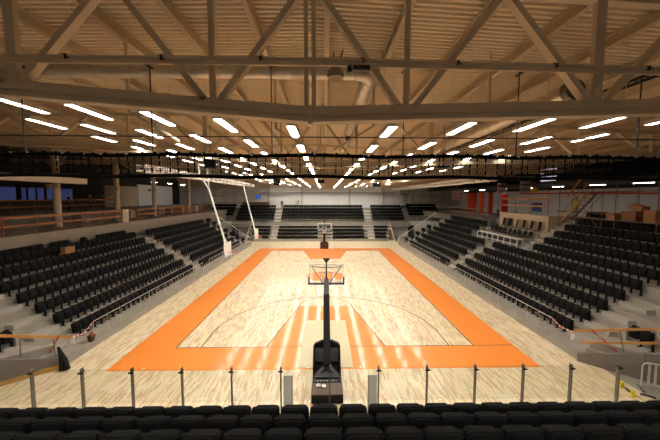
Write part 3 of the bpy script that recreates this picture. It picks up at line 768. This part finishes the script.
for i, x in enumerate((-16.9, 16.4)):
    d = struct(MB().lohi((x-.5, 58.22, 0), (x+.5, 58.3, 2.1)), f'door_{i+1}', M_BLACK, 'dark doorway in the far corner wall')
    MB().lohi((x-.62, 58.2, 0), (x-.5, 58.3, 2.2)).lohi((x+.5, 58.2, 0), (x+.62, 58.3, 2.2)).lohi((x-.62, 58.2, 2.1), (x+.62, 58.3, 2.2)).build('door_frame', M_GREYPAD, d)
def fence(name, pts, h, label, step=1.3, m=M_RAIL, gl=True, mid=0, tr=.022):
    """railing along a polyline: posts, top rail and thin panel"""
    root = empty(name, pts[0], 0, label, 'railing'); o = Vector(pts[0]); P = [Vector(p)-o for p in pts]
    t = MB()
    for a, b in zip(P[:-1], P[1:]): t.tube([a+Vector((0, 0, h)), b+Vector((0, 0, h))], tr, 8)
    t.build('top_rail', m, root, True)
    if mid:
        t = MB()
        for i in range(mid):
            for a, b in zip(P[:-1], P[1:]): zz = h*(i+1)/(mid+1); t.tube([a+Vector((0, 0, zz)), b+Vector((0, 0, zz))], .012, 6)
        t.build('mid_rail', m, root)
    for a, b in zip(P[:-1], P[1:]):
        n = max(1, round((b-a).length/step))
        for i in range(n+1):
            p = a+(b-a)*i/n; MB().tube([p, p+Vector((0, 0, h))], .018, 6).build('post', m, root)
        if gl:
            d = b-a; MB().add([a+Vector((0, 0, .1)), b+Vector((0, 0, .1)), b+Vector((0, 0, h-.06)), a+Vector((0, 0, h-.06))], [(0, 1, 2, 3)]).build('glass_panel', M_GLASS, root)
    return root
fence('handrail', [(-13.5, 56.9, 2.4), (-9.6, 56.9, 2.4)], 1.05, 'glass railing in front of the upper rows left of the left far aisle')
fence('handrail', [(-8.2, 56.9, 2.4), (7.4, 56.9, 2.4)], 1.05, 'long glass railing in front of the middle upper rows of the far stand')
fence('handrail', [(8.8, 56.9, 2.4), (12.0, 56.9, 2.4)], 1.05, 'glass railing in front of the upper rows right of the right far aisle')
fence('handrail', [(-23, 58.45, 3.0), (-13.5, 58.45, 3.0)], 1.0, 'glass railing above the beige wall in the far left corner')
fence('handrail', [(12.1, 58.45, 3.0), (23, 58.45, 3.0)], 1.0, 'glass railing above the beige wall in the far right corner')
# player tunnel screen behind the far hoop
root = empty('screen_frame', (-.05, 52.2, 0), 0, 'pale glazed screen frame in front of the far stand behind the far basket', 'screen')
m = MB()
for x in (-1.1, 1.1): m.box((x, 0, 1.5), (.08, .08, 3.0))
m.box((0, 0, 2.98), (2.28, .08, .08)); m.build('frame', M_RAIL, root)
MB().box((0, 0, 1.55), (2.1, .02, 2.7)).build('pane', M_GLASS, root)

# kerb handrails of the side stands
for s, nm in ((-1, 'left'), (1, 'right')):
    fence('handrail', [(s*11.76, 15.4, .35), (s*11.76, 29.4, .35)], .9, f'metal handrail on the kerb in front of the {nm} main seat block', 1.0, M_RAIL, False, 0)
    fence('handrail', [(s*11.76, 31.1, .35), (s*11.76, 46.0, .35)], .9, f'metal handrail on the kerb in front of the {nm} far seat block', 1.0, M_RAIL, False, 0)
    fence('handrail', [(s*11.7, 48.75, 0), (s*17.6, 48.75, 4.1)], .95, f'sloping metal handrail at the far end of the {nm} stand', 1.4, M_WHITE, False, 1, .05)

# ------------------------------------------------------------------ timber handrails and clutter at the near corners
def timber_rail(pts, posts, label, h2=None):
    root = empty('timber_handrail', pts[0], 0, label, 'handrail'); o = Vector(pts[0])
    MB().bar(Vector(pts[0])-o, Vector(pts[1])-o, .05, .11).build('rail', M_TIMBER, root)
    if h2: MB().bar(Vector(h2[0])-o, Vector(h2[1])-o, .05, .1).build('lower_rail', M_TIMBER, root)
    for a, b in posts: MB().tube([Vector(a)-o, Vector(b)-o], .024, 8).build('post', M_POST, root)
timber_rail([(-11.45, 13.72, 1.2), (-14.2, 11.3, 2.45)], [((-11.95, 13.35, .5), (-11.95, 13.32, 1.4)), ((-12.7, 12.6, .85), (-12.7, 12.63, 1.75)), ((-13.3, 12.0, 1.1), (-13.3, 12.08, 2.03))],
            'raw timber handrail on metal posts above the left corner wall')
timber_rail([(11.5, 13.72, 1.32), (14.9, 11.3, 2.5)], [((12.75, 12.55, .88), (12.75, 12.8, 1.75)), ((13.6, 11.75, 1.15), (13.6, 12.2, 2.03))],
            'pair of raw timber handrails above the right corner wall', [(11.7, 13.55, .85), (14.9, 11.3, 1.85)])
def pole(p, q, label):
    p, q = Vector(p), Vector(q); root = empty('barrier_pole', p, 0, label, 'pole', 'red and white barrier poles')
    for i in range(5):
        a, b = (q-p)*i/5, (q-p)*(i+1)/5; MB().tube([a, b], .03, 8).build('band', M_RED if i % 2 == 0 else M_TIMBER, root)
pole((-12.35, 13.55, .55), (-11.6, 13.2, 1.5), 'red and white barrier pole leaning on the left timber handrail')
pole((12.75, 12.85, 0.75), (11.95, 13.3, 1.55), 'red and white barrier pole leaning on the right timber handrails')
# black folded cover leaning on the step corner
m = MB(); m.tube([(-11.75, 13.3, .95), (-11.6, 13.25, .7), (-11.42, 13.2, .4), (-11.33, 13.15, .02)], .05, 8, .15); m.tube([(-11.68, 13.22, .85), (-11.5, 13.1, .45), (-11.45, 13.05, .02)], .03, 8, .1)
tag(m.build('folded_cover', M_BLACKPAD, None, True), 'black folded cover hanging over the left corner step to the floor', 'cover')
# bucket with orange brown objects
root = empty('bucket', (-11.72, 15.15, .35), 0, 'dark bucket holding orange brown balls on the left kerb', 'bucket')
MB().lathe([(.13, 0), (.17, .25), (.185, .26), (.17, .24), (.12, .05)], (0, 0, 0), 14).build('pail', mat('dark_brown_plastic', srgb(60, 36, 26), .5), root, True)
for i, (x, y, z) in enumerate(((-.06, .02, .27), (.07, -.03, .28), (0, .05, .36))):
    m = MB(); m.lathe([(.085*math.sin(PI*k/8)+.001, -.085*math.cos(PI*k/8)) for k in range(9)], (-11.72+x, 15.15+y, .35+z), 12); tag(m.build('ball', mat('orange_brown_ball', srgb(150, 72, 34), .6), None, True), ['orange brown ball in the dark bucket, the left one', 'orange brown ball in the dark bucket, the right one', 'orange brown ball in the dark bucket, on top'][i], 'ball', 'balls in the bucket')
def tape(pts, label):
    m = MB(); P = [Vector(p) for p in pts]
    root = empty('barrier_tape', P[0], 0, label, 'barrier tape', 'red and white barrier tapes')
    Q = []
    for i in range(13):
        f = i/12*(len(P)-1); k = min(int(f), len(P)-2); Q.append(P[k].lerp(P[k+1], f-k)-P[0])
    for i in range(12): MB().bar(Q[i], Q[i+1], .012, .05).build('band', M_RED if i % 2 else M_WHITE, root)
tape([(-11.45, 13.75, 1.22), (-11.62, 14.6, .98), (-11.76, 15.4, 1.25)], 'red and white barrier tape between the left timber handrail and the kerb rail')
tape([(11.5, 13.75, 1.25), (11.65, 14.7, 1.1), (11.76, 15.4, 1.25)], 'red and white barrier tape between the right timber handrails and the kerb rail')
for s, nm in ((-1, 'left'), (1, 'right')):
    m = MB(); m.add([(s*11.4, 13.74, 1.18), (s*11.6, 13.74, 1.14), (s*11.57, 13.72, .9), (s*11.38, 13.74, .88), (s*11.4, 13.752, 1.18), (s*11.6, 13.752, 1.14), (s*11.57, 13.732, .9), (s*11.38, 13.752, .88)], [(0, 1, 2, 3), (7, 6, 5, 4), (0, 4, 5, 1), (1, 5, 6, 2), (2, 6, 7, 3), (3, 7, 4, 0)])
    tag(m.build('paper_sheet', M_WHITE), f'white paper sheet hanging from the end of the {nm} timber handrail', 'paper', 'white paper sheets')
# crowd barrier at the right
root = empty('crowd_barrier', (12.25, 11.42, 0), math.radians(-27), 'grey metal crowd barrier standing on the concrete at the right corner', 'barrier')
m = MB(); m.tube([(.1, 0, .1), (.1, 0, .95), (.15, 0, 1.05), (.25, 0, 1.1), (2.5, 0, 1.1), (2.6, 0, 1.05), (2.6, 0, .1)], .03, 8); m.tube([(.1, 0, .25), (2.6, 0, .25)], .025, 8); m.build('frame', M_BARR, root, True)
for i in range(12): MB().box((.3+.185*i, 0, .68), (.07, .02, .84)).build('upright', M_BARR, root)
for x in (.1, 2.6): MB().box((x, 0, .04), (.06, .5, .05)).bar((x, 0, .06), (x, 0, .14), .05, .05).build('foot', M_POST, root)
for i, (x, y) in enumerate(((11.68, 11.5), (11.57, 10.95))):
    m = MB(); m.box((x, y, .11), (.12, .07, .22)); m.box((x+.03, y, .03), (.2, .1, .06)); tag(m.build('floor_marker', M_YELLOW), ['yellow plastic block at the parquet edge, nearer the corner wall', 'yellow plastic block at the parquet edge, nearer the balustrade'][i], 'block', 'yellow blocks')
tag(MB().bar((11.75, 11.4, .03), (11.66, 11.02, .03), .06, .05).build('rubber_strip', M_BLACK), 'black rubber strip between the two yellow blocks', 'strip')
tag(MB().bar((11.98, 11.06, .03), (12.32, 10.8, .03), .06, .05).build('rubber_bar', M_BLACK), 'black bar lying on the grey concrete near the barrier', 'bar')

# ------------------------------------------------------------------ left concourse: railings, people, clutter
def boardrail(x, z, y0, y1, h, label, step=1.9, mt=M_ORTIMB):
    root = empty('site_railing', (x, y0, z), 0, label, 'railing', 'timber site railings'); L = y1-y0
    for zz in (h, h*.55): MB().box((0, L/2, zz), (.05, L, .12)).build('board', mt, root)
    n = int(L/step)
    for i in range(n+1): MB().box((0.03, L*i/n, h/2), (.05, .05, h+.08)).build('post', M_SCAF if i % 3 else M_RED, root)
    m = MB()
    for i in range(int(L/.32)): m.box((.05, .16+.32*i, h*.45), (.012, .012, h*.9))
    m.build('infill_bars', M_POST, root)
boardrail(-18.83, 5.16, 12, 28.6, 1.1, 'orange timber site railing on the edge of the left concourse, near length')
boardrail(-18.83, 5.16, 31.2, 48.5, 1.1, 'orange timber site railing on the edge of the left concourse, far length')
boardrail(-24.1, 6.1, 16, 36, 1.15, 'orange timber site railing on the raised floor behind the left concourse')
tag(MB().box((-19.3, 29.8, 5.7), (.5, .9, 1.25)).box((-19.3, 29.8, 6.35), (.56, .96, .05)).build('site_cabinet', M_WALLB), 'beige cabinet at the gap in the left concourse railing', 'cabinet')
def carton(x, y, z, d, rz, label, grp=None):
    root = empty('cardboard_box', (x, y, z), rz, label, 'box', grp)
    MB().box((0, 0, d[2]/2), d).build('carton', M_CARD, root)
    MB().box((-d[0]/4, 0, d[2]+.008), (d[0]/2-.01, d[1], .012)).build('flap', M_CARD, root); MB().box((d[0]/4, 0, d[2]+.008), (d[0]/2-.01, d[1], .012)).build('flap', M_CARD, root)
    MB().box((0, -d[1]/2-.002, d[2]*.6), (.06, .006, d[2]*.8)).build('tape_strip', mat('brown_tape', srgb(150, 104, 60), .4), root)
carton(-17.45, 21.0, 3.47, (.34, .8, .68), 0, 'brown cardboard box standing among the top rows of the left stand')
carton(16.62, 29.2, 2.95 if False else 2.43, (.3, .45, .85), 0, 'tan cardboard box at the end of a seat row beside the right aisle')
cl = [(-22.6, 36, .9, .8, .9, M_WALLB, 'beige crate on the left concourse beside the second column'), (-22.4, 42.0, .9, 1.2, 1.0, M_GREYPAD, 'grey crate on the left concourse beside the third column'),
      (-22.2, 44.5, .8, 1.0, .7, M_CARD, 'tan crate on the left concourse beyond the third column'), (-22.0, 47.2, .9, .9, 1.1, M_TIMBER, 'timber crate on the left concourse before the farthest column'),
      (-22.5, 28.8, .8, 1.3, .8, M_GREYPAD, 'grey crate on the left concourse between the first two columns'), (-22.3, 53.0, 1.0, 1.0, .9, M_WALLB, 'beige crate on the left concourse past the farthest column')]
for x, y, a, b, h, mt, l in cl:
    root = empty('crate', (x, y, 5.1), random.uniform(-.2, .2), l, 'crate', 'crates on the left concourse')
    MB().box((0, 0, .06+h/2), (a, b, h)).build('crate_body', mt, root)
    for dy in (-b/3, b/3): MB().box((0, dy, .03), (a, .1, .06)).build('runner', M_TIMBER, root)

def person(loc, rz, label, top=M_CLOTH, legs=M_JEAN, h=1.76, arms=.25):
    k = h/1.76
    root = empty('person', loc, rz, label, 'person')
    def skin(name, verts, edges, radii, mt, lev=2):
        me = bpy.data.meshes.new(name); me.from_pydata([tuple(c*k for c in v) for v in verts], edges, []); me.update()
        o = bpy.data.objects.new(name, me); COL.objects.link(o); o.parent = root
        me.materials.append(mt)
        if not me.skin_vertices: 
            bpy.context.view_layer.objects.active = o
        md = o.modifiers.new('skin', 'SKIN'); md.use_smooth_shade = True
        if me.skin_vertices:
            for i, r in enumerate(radii): me.skin_vertices[0].data[i].radius = (r[0]*k, r[1]*k) if isinstance(r, tuple) else (r*k, r*k)
            me.skin_vertices[0].data[0].use_root = True
        ss = o.modifiers.new('sub', 'SUBSURF'); ss.levels = lev; ss.render_levels = lev
        return o
    V = [(0, 0, .95), (0, 0, 1.15), (0, 0, 1.36), (0, 0, 1.46), (0, .02, 1.54), (0, .03, 1.63), (0, .02, 1.73),
         (.1, 0, .88), (.11, .01, .5), (.11, -.02, .09), (.12, .12, .04), (-.1, 0, .88), (-.11, .03, .5), (-.11, 0, .09), (-.12, .14, .04),
         (.19, 0, 1.4), (.25, .02, 1.14), (.24, arms*.5, .93), (.23, arms*.6, .83), (-.19, 0, 1.4), (-.25, .02, 1.14), (-.24, arms, .98), (-.23, arms*1.2, .9)]
    E = [(0, 1), (1, 2), (2, 3), (3, 4), (4, 5), (5, 6), (0, 7), (7, 8), (8, 9), (9, 10), (0, 11), (11, 12), (12, 13), (13, 14), (2, 15), (15, 16), (16, 17), (17, 18), (2, 19), (19, 20), (20, 21), (21, 22)]
    R = [(.14, .1), (.13, .1), (.15, .1), .06, .055, (.078, .095), .06, .085, .058, .042, .035, .085, .058, .042, .035, .055, .042, .034, .035, .055, .042, .034, .035]
    skin('body', V, E, R, M_SKIN)
    g = lambda ids: ([V[i] for i in ids], {i: n for n, i in enumerate(ids)})
    for nm, ids, ed, gr, mt in (('jacket', [0, 1, 2, 3, 15, 16, 17, 19, 20, 21], [(0, 1), (1, 2), (2, 3), (2, 15), (15, 16), (16, 17), (2, 19), (19, 20), (20, 21)], .016, top),
                                ('trousers', [0, 7, 8, 9, 11, 12, 13], [(0, 7), (7, 8), (8, 9), (0, 11), (11, 12), (12, 13)], .018, legs)):
        vs, ix = g(ids); rr = []
        for i in ids:
            r = R[i]; rr.append((r[0]+gr, r[1]+gr) if isinstance(r, tuple) else r+gr)
        skin(nm, vs, [(ix[a], ix[b]) for a, b in ed], rr, mt, 1)
    m = MB(); m.lathe([(.088*k*math.cos(PI/2*i/5)+.001, .1*k*math.sin(PI/2*i/5)) for i in range(6)], (0, .005, 1.69*k), 12); m.build('hair', M_HAIR, root, True)
    return root
person((-25.0, 30.6, 6.1), -1.2, 'person in dark jacket standing behind the raised railing, nearest the blue windows', M_CLOTH)
person((-25.2, 33.6, 6.1), -1.8, 'person in dark clothes standing behind the raised railing, the middle one of three', M_JEAN, M_CLOTH)
person((-25.0, 35.3, 6.1), -1.0, 'person in dark clothes standing at the end of the raised railing', M_CLOTH, M_CLOTH)
person((-8.6, 62.2, 5.25), PI, 'person in dark clothes standing at the top of the left far aisle', M_CLOTH, M_CLOTH)
person((23.0, 40.6, 4.85), PI/2, 'person in pale shirt and dark trousers on the right concourse beside the red panel', M_SHIRT, M_CLOTH)
person((22.9, 27.8, 5.7), 1.9, 'person in yellow high visibility jacket on the right concourse by the scaffold stair', M_HIVIZ, M_WALLB)

# ------------------------------------------------------------------ right stand: platform furniture
root = empty('press_desk', (17.15, 27.0, 2.95), 0, 'row of white framed press desks on the platform in the right stand', 'desk')
m = MB()
for i in range(8): m.box((0, .1+1.02*i, .4), (.06, .06, .8)); m.box((.5, .1+1.02*i, .4), (.05, .05, .8))
m.box((.25, 3.67, .8), (.56, 7.2, .05)); m.box((0, 3.67, .3), (.05, 7.2, .05)); m.build('frame', M_WHITE, root)
for i in range(7): MB().box((.02, .61+1.02*i, .56), (.03, .86, .34)).build('front_panel', M_BLACK, root)
def chair(loc, rz, l, hh=0.0):
    r = empty('conference_chair', loc, rz, l, 'chair', 'loose chairs on the right platform')
    MB().pad(.45, .42+hh, .05, Matrix.Translation((0, -.22, .72+hh/2)) @ Matrix.Rotation(math.radians(10), 4, 'X'), .05, .012, 2).build('backrest', M_SEATFAB, r)
    MB().box((0, .0, .45), (.46, .46, .05)).build('seat', M_SEATFAB, r)
    for sx in (-1, 1):
        for sy in (-1, 1): MB().tube([(sx*.2, sy*.2, 0), (sx*.2, sy*.2, .45)], .012, 6).build('leg', M_BLACK, r)
for i in range(9):
    chair((18.2, 27.2+.78*i, 3.5), PI/2+random.uniform(-.3, .3), f'loose black chair in the row behind the press desks, {ORD[i]} from the near end')
for i in range(6):
    chair((19.1, 27.4+1.1*i, 4.05), PI/2+random.uniform(-.4, .4), f'loose black chair in the row along the beige parapet, {ORD[i]} from the near end', .35)

# right concourse: banners, tarps, railings, scaffold
def hang(name, x, y, z0, z1, wd, mt, label, cat, group=None, ink=False):
    root = empty(name, (x, y, z0), 0, label, cat, group); h = z1-z0
    m = MB(); n = 8
    P = [(-wd/2+wd*i/n, .04*math.sin(i*1.9)) for i in range(n+1)]
    poly = [(a, b) for a, b in P]+[(a, b+.02) for a, b in reversed(P)]
    m.prism(poly, 0, h); m.build('cloth', mt, root)
    MB().tube([(-wd/2-.1, 0, h+.02), (wd/2+.1, 0, h+.02)], .025, 6).build('rod', M_BLACK, root)
    for s in (-1, 1): MB().bar((s*wd/2, 0, h), (s*wd/2, 0, 8.8-z0), .015, .015).build('cord', M_BLACK, root)
    if ink:
        k = MB()
        for i in range(5): k.box((-.36*wd+i*.17*wd, -.06, h*.62), (.1*wd, .012, h*(.12 if i % 2 else .18)))
        k.build('lettering', M_INKR, root)
        k = MB()
        for i in range(4): k.box((-.3*wd+i*.2*wd, -.06, h*.3), (.14*wd, .012, h*.12))
        k.box((0, -.06, h*.16), (.6*wd, .012, h*.04)); k.build('emblem', M_INKB, root)
    return root
hang('banner', 22.2, 38.6, 7.95, 9.3, 1.15, M_LILAC, 'pale banner with red and blue print over the right concourse, next to the orange tarpaulins', 'banner', 'pale banners', True)
hang('banner', 22.2, 34.0, 8.05, 9.3, 1.3, M_LILAC, 'pale banner with red and blue print over the right concourse, nearer the yellow sheet', 'banner', 'pale banners', True)
hang('banner', 22.4, 50.6, 7.1, 8.6, 1.0, M_LILAC, 'pale banner with print left of the orange tarpaulins, the right one of a pair', 'banner', 'pale banners', True)
hang('banner', 22.4, 53.2, 7.1, 8.6, 1.1, M_LILAC, 'pale banner with print left of the orange tarpaulins, the left one of a pair', 'banner', 'pale banners', True)
for i, (x, y, wd) in enumerate(((25.2, 52.5, 1.5), (25.2, 49.4, .9), (25.2, 46.6, .75))):
    hang('tarpaulin', x, y, 5.0, 8.25, wd, M_TARP, ['orange tarpaulin hanging on the right concourse, farthest of three', 'orange tarpaulin hanging on the right concourse, middle of three', 'orange tarpaulin hanging on the right concourse, nearest of three'][i], 'tarpaulin', 'orange tarpaulins')
root = empty('red_panel', (25.0, 42.6, 4.85), 0, 'dark red upright panel on the right concourse', 'panel')
MB().box((0, 0, 1.6), (.9, .08, 3.0)).build('board', M_RED, root); MB().box((0, .1, .03), (.9, .5, .06)).build('foot', M_BLACK, root)
boardrail(19.69, 5.85, 27.0, 34.0, 1.5, 'tan timber site railing on the beige parapet wall', 2.3, M_TIMBER)
boardrail(19.3, 4.85, 36.0, 48.4, 1.15, 'timber site railing on the far part of the right concourse', 1.6, M_SCAF)
root = empty('sheet_bundle', (20.3, 29.3, 5.0), 0, 'blue plastic sheet hung behind the timber railing on the parapet', 'sheet')
MB().pad(1.3, .85, .08, Matrix.Translation((0, 0, 1.55)) @ Matrix.Rotation(PI/2, 4, 'Z'), .05, .02, 2).build('cloth', M_BLUE, root); MB().box((0.05, 0, .6), (.04, .06, 1.2)).build('prop', M_SCAF, root)
tag(MB().pad(1.9, .42, .2, Matrix.Translation((22.5, 33.0, 8.3)) @ Matrix.Rotation(PI/2-.3, 4, 'Z'), .06, .03, 2).bar((22.5, 33.0, 8.4), (22.5, 33.0, 8.76), .03, .03).build('rolled_sheet', mat('yellow_sheet', srgb(214, 160, 24), .6)), 'yellow rolled sheet hung high over the right concourse', 'sheet')
for i, y in enumerate((50.5, 55.5, 60.5)):  # lamps added to brighten the white wall section beside them
    root = empty('concourse_light', (-27.5, y, 9.9), 0, f'added strip light brightening the white wall beyond the left concourse, {ORD[i]} from the near end', 'ceiling light', 'added strip lights of the left concourse')
    MB().box((0, 0, .05), (.2, 1.5, .08)).build('housing', M_LAMPBODY, root); MB().box((0, 0, 0), (.16, 1.46, .03)).build('diffuser', M_LAMP, root)
    MB().bar((0, 0, .08), (0, 0, deckz(-27.5)-9.9+.03), .03, .03).build('hanger', M_STEEL, root)
tag(MB().tube([(22.9, 12, 7.7), (22.9, 36, 7.95)], .07, 8).build('fire_pipe', M_RED), 'long dull red pipe along the right concourse below the lamps', 'pipe')
for i, y in enumerate((23.3, 27.3, 32.0, 36.8, 42.0, 47.5, 53.0)):
    root = empty('concourse_light', (24.3, y, 8.6), 0, f'lit strip light under the low ceiling of the right concourse, {ORD[i]} from the near end', 'ceiling light', 'strip lights of the right concourse')
    MB().box((0, 0, .05), (.2, 1.5, .08)).build('housing', M_LAMPBODY, root); MB().box((0, 0, 0), (.16, 1.46, .03)).build('diffuser', M_LAMPC, root)
    MB().box((0, 0, .12), (.1, .1, .08)).build('mount', M_BLACK, root)
# scaffold on the upper right rows
root = empty('scaffold', (20.0, 24, 4.5), 0, 'brown tube scaffold standing on the upper rows of the right stand', 'scaffold')
def tb(p, q, r=.024): return MB().tube([Vector(p)-Vector((20.0, 24, 4.5)), Vector(q)-Vector((20.0, 24, 4.5))], r, 6)
for x, y, z in ((19.95, 20.9, 4.51), (19.95, 21.9, 4.51), (19.95, 24.6, 4.51), (19.95, 26.0, 4.51), (21.55, 20.9, 5.55), (21.55, 18.2, 5.55), (19.95, 18.2, 4.51), (21.55, 24.6, 5.55), (21.55, 26.0, 5.55)):
    tb((x, y, z), (x, y, 8.6)).build('standard', M_SCAF, root)
for x in (19.95, 21.55):
    for z in (6.35, 7.9): tb((x, 17.6, z), (x, 26.3, z)).build('ledger', M_SCAF, root)
for y in (18.2, 20.9, 21.9, 24.6, 26.0): tb((19.8, y, 6.28), (21.7, y, 6.28)).build('transom', M_SCAF, root)
tb((19.95, 21.9, 5.0), (19.95, 24.6, 7.8), .02).build('brace', M_SCAF, root); tb((19.95, 24.6, 5.0), (19.95, 21.9, 7.8), .02).build('brace', M_SCAF, root)
MB().box((.55, -3.2, 1.4), (1.25, 6.3, .05)).build('deck_board', M_BROWN, root)
root = empty('scaffold_stair', (21.0, 25.6, 5.0), 0, 'timber scaffold stair leaning up beside the brown scaffold', 'stair')
for x, mt in ((-.35, M_TIMBER), (.45, M_SCAF)): MB().bar((x, 1.2, .2), (x, -1.6, 2.9), .06, .16).build('stringer', mt, root)
for i in range(9): f = (i+.5)/9; MB().box((.05, 1.2-2.8*f, .2+2.7*f), (.8, .2, .03)).build('tread', M_SCAF, root)
MB().bar((-.35, 1.2, .9), (-.35, -1.6, 3.6), .05, .07).build('handrail', M_TIMBER, root)
tag(MB().bar((20.6, 25.9, 7.6), (20.6, 24.7, 9.0), .06, .12).build('timber_plank', M_TIMBER), 'timber plank leaning at the top of the scaffold stair', 'plank')
for i, (x, y, z, d, rz, l) in enumerate(((20.75, 20.45, 5.925, (.7, .95, .62), .05, 'large brown cardboard box on the scaffold deck, under the tilted one'), (20.2, 21.3, 5.925, (.5, .6, .5), .1, 'small brown cardboard box at the end of the scaffold deck'),
                                        (20.7, 19.0, 5.925, (.7, .8, .75), -.1, 'brown cardboard box on the scaffold deck, farthest along from its stair'))):
    carton(x, y, z, d, rz, l, 'boxes on the scaffold deck')
r = MB(); r.box((20.75, 20.1, 6.83), (.6, .9, .32), Euler((.22, 0, .1)).to_matrix()); tag(r.build('cardboard_box', M_CARD), 'tilted brown cardboard box lying on top of the large one', 'box', 'boxes on the scaffold deck')

# ------------------------------------------------------------------ far end details
root = empty('wall_screen', (-14.2, 66.0, 7.6), 0, 'blue lit screen on the back wall above the far left block', 'screen')
MB().box((0, 0, 0), (1.0, .1, .8)).build('casing', M_BLACK, root); MB().box((0, -.06, 0), (.92, .02, .72)).build('display', M_SCREEN, root); MB().box((0, .35, 0), (.1, .6, .1)).build('bracket', M_BLACK, root)
tag(MB().lohi((-16.5, 61.9, 5.25), (-11.2, 62.1, 6.6)).build('low_partition', M_BROWN), 'brown low partition behind the far left block', 'partition')
root = empty('potted_plant', (-5.6, 63.2, 5.25), 0, 'leafy green plant behind the top row of the middle far block', 'plant')
MB().lathe([(.3, 0), (.38, .5), (.34, .5), (.3, .45)], (0, 0, 0), 14).build('pot', M_WHITE, root, True)
m = MB()
for i in range(70):
    a = random.uniform(0, 2*PI); r = random.uniform(.2, 1.1); z = random.uniform(.6, 1.7); c = Vector((r*math.cos(a), .6*r*math.sin(a), z)); d = Vector((math.cos(a), math.sin(a), random.uniform(-.3, .6)))*.35; n = Vector((-math.sin(a), math.cos(a), 0))*.1
    m.add([c-d*.5, c+n, c+d*.5, c-n], [(0, 1, 2, 3)])
    if i < 14: m.tube([(0, 0, .45), c], .012, 4)
m.build('foliage', M_LEAF, root)
# scissor lift at the far right
root = empty('scissor_lift', (16.3, 62.8, 5.25), 0, 'dark scissor lift standing on the far right concourse', 'lift')
MB().box((0, 0, .3), (1.6, .9, .5)).build('chassis', M_BLACK, root); m = MB()
for i in range(3):
    for s in (-1, 1): m.bar((-s*.6, 0, .55+.75*i), (s*.6, 0, 1.3+.75*i), .07, .1)
m.build('scissor_arms', M_BLACK, root); MB().box((0, 0, 2.85), (1.7, .9, .12)).build('platform', M_BLACK, root)
m = MB()
for s in (-1, 1):
    m.tube([(-.8, s*.42, 3.7), (.8, s*.42, 3.7)], .025, 6)
    for x in (-.8, 0, .8): m.tube([(x, s*.42, 2.9), (x, s*.42, 3.7)], .025, 6)
m.build('guard_rail', M_BLACK, root)
for s in (-1, 1):
    for x in (-.55, .55): MB().tube([(x, s*.35, .12), (x, s*.48, .12)], .12, 12).build('wheel', M_BLACK, root)
# scaffold in the far left corner
root = empty('scaffold', (-24, 59.5, 5.25), 0, 'dark tube scaffold in the far left corner above the seats', 'scaffold')
for x in range(0, 9, 2):
    for y in (2.0, 3.2): MB().tube([(x, y, 0), (x, y, 4.6)], .03, 6).build('standard', M_SCAF, root)
for z in (1.2, 2.6, 4.0):
    for y in (2.0, 3.2): MB().tube([(-.2, y, z), (8.2, y, z)], .03, 6).build('ledger', M_SCAF, root)
for x in (0, 4): MB().tube([(x, 2.0, 1.2), (x+4, 2.0, 4.0)], .025, 6).build('brace', M_SCAF, root)
root = empty('scaffold', (15.7, 59.5, 5.25), 0, 'dark tube scaffold in the far right corner beside the scissor lift', 'scaffold')
for x in range(2, 9, 2):
    for y in (2.0, 3.2): MB().tube([(x, y, 0), (x, y, 3.0)], .03, 6).build('standard', M_SCAF, root)
for z in (1.2, 2.4):
    for y in (2.0, 3.2): MB().tube([(1.8, y, z), (8.2, y, z)], .03, 6).build('ledger', M_SCAF, root)
for x in (2, 4, 6): MB().tube([(x, 2.0, 0.1), (x+2, 2.0, 2.4)], .025, 6).build('brace', M_SCAF, root)
# hanging loudspeakers
SP = [(-.45, 33, 9.25, .75, .5, 'black box loudspeaker hung under the roof above the middle of the court'), (-8.3, 22.5, 9.95, .8, .7, 'black box loudspeaker hung beside the nearer practice basket'),
      (7.9, 20.5, 9.75, .7, .5, 'black box loudspeaker hung over the right side of the court, the nearer one'), (-6.2, 40, 9.6, .9, .55, 'black box loudspeaker hung over the left half of the court, by the farther practice basket'),
      (8.0, 48, 9.5, 1.2, .8, 'black box loudspeaker hung before the right block of the far stand'), (-7.8, 50, 9.8, 1.0, .7, 'black box loudspeaker hung before the left block of the far stand')]
for x, y, z, wd, hh, l in SP:
    root = empty('loudspeaker', (x, y, z), 0, l, 'loudspeaker', 'hanging loudspeakers')
    MB().prism([(-wd/2, 0), (wd/2, 0), (wd/2*.8, .5), (-wd/2*.8, .5)], -hh/2, hh/2).build('cabinet', M_BLACK, root)
    MB().box((0, -.01, 0), (wd*.9, .02, hh*.88)).build('grille', M_SEATFAB, root)
    MB().bar((0, .25, hh/2), (0, .25, deckz(x)-z+.08), .03, .03).build('hanger', M_BLACK, root)
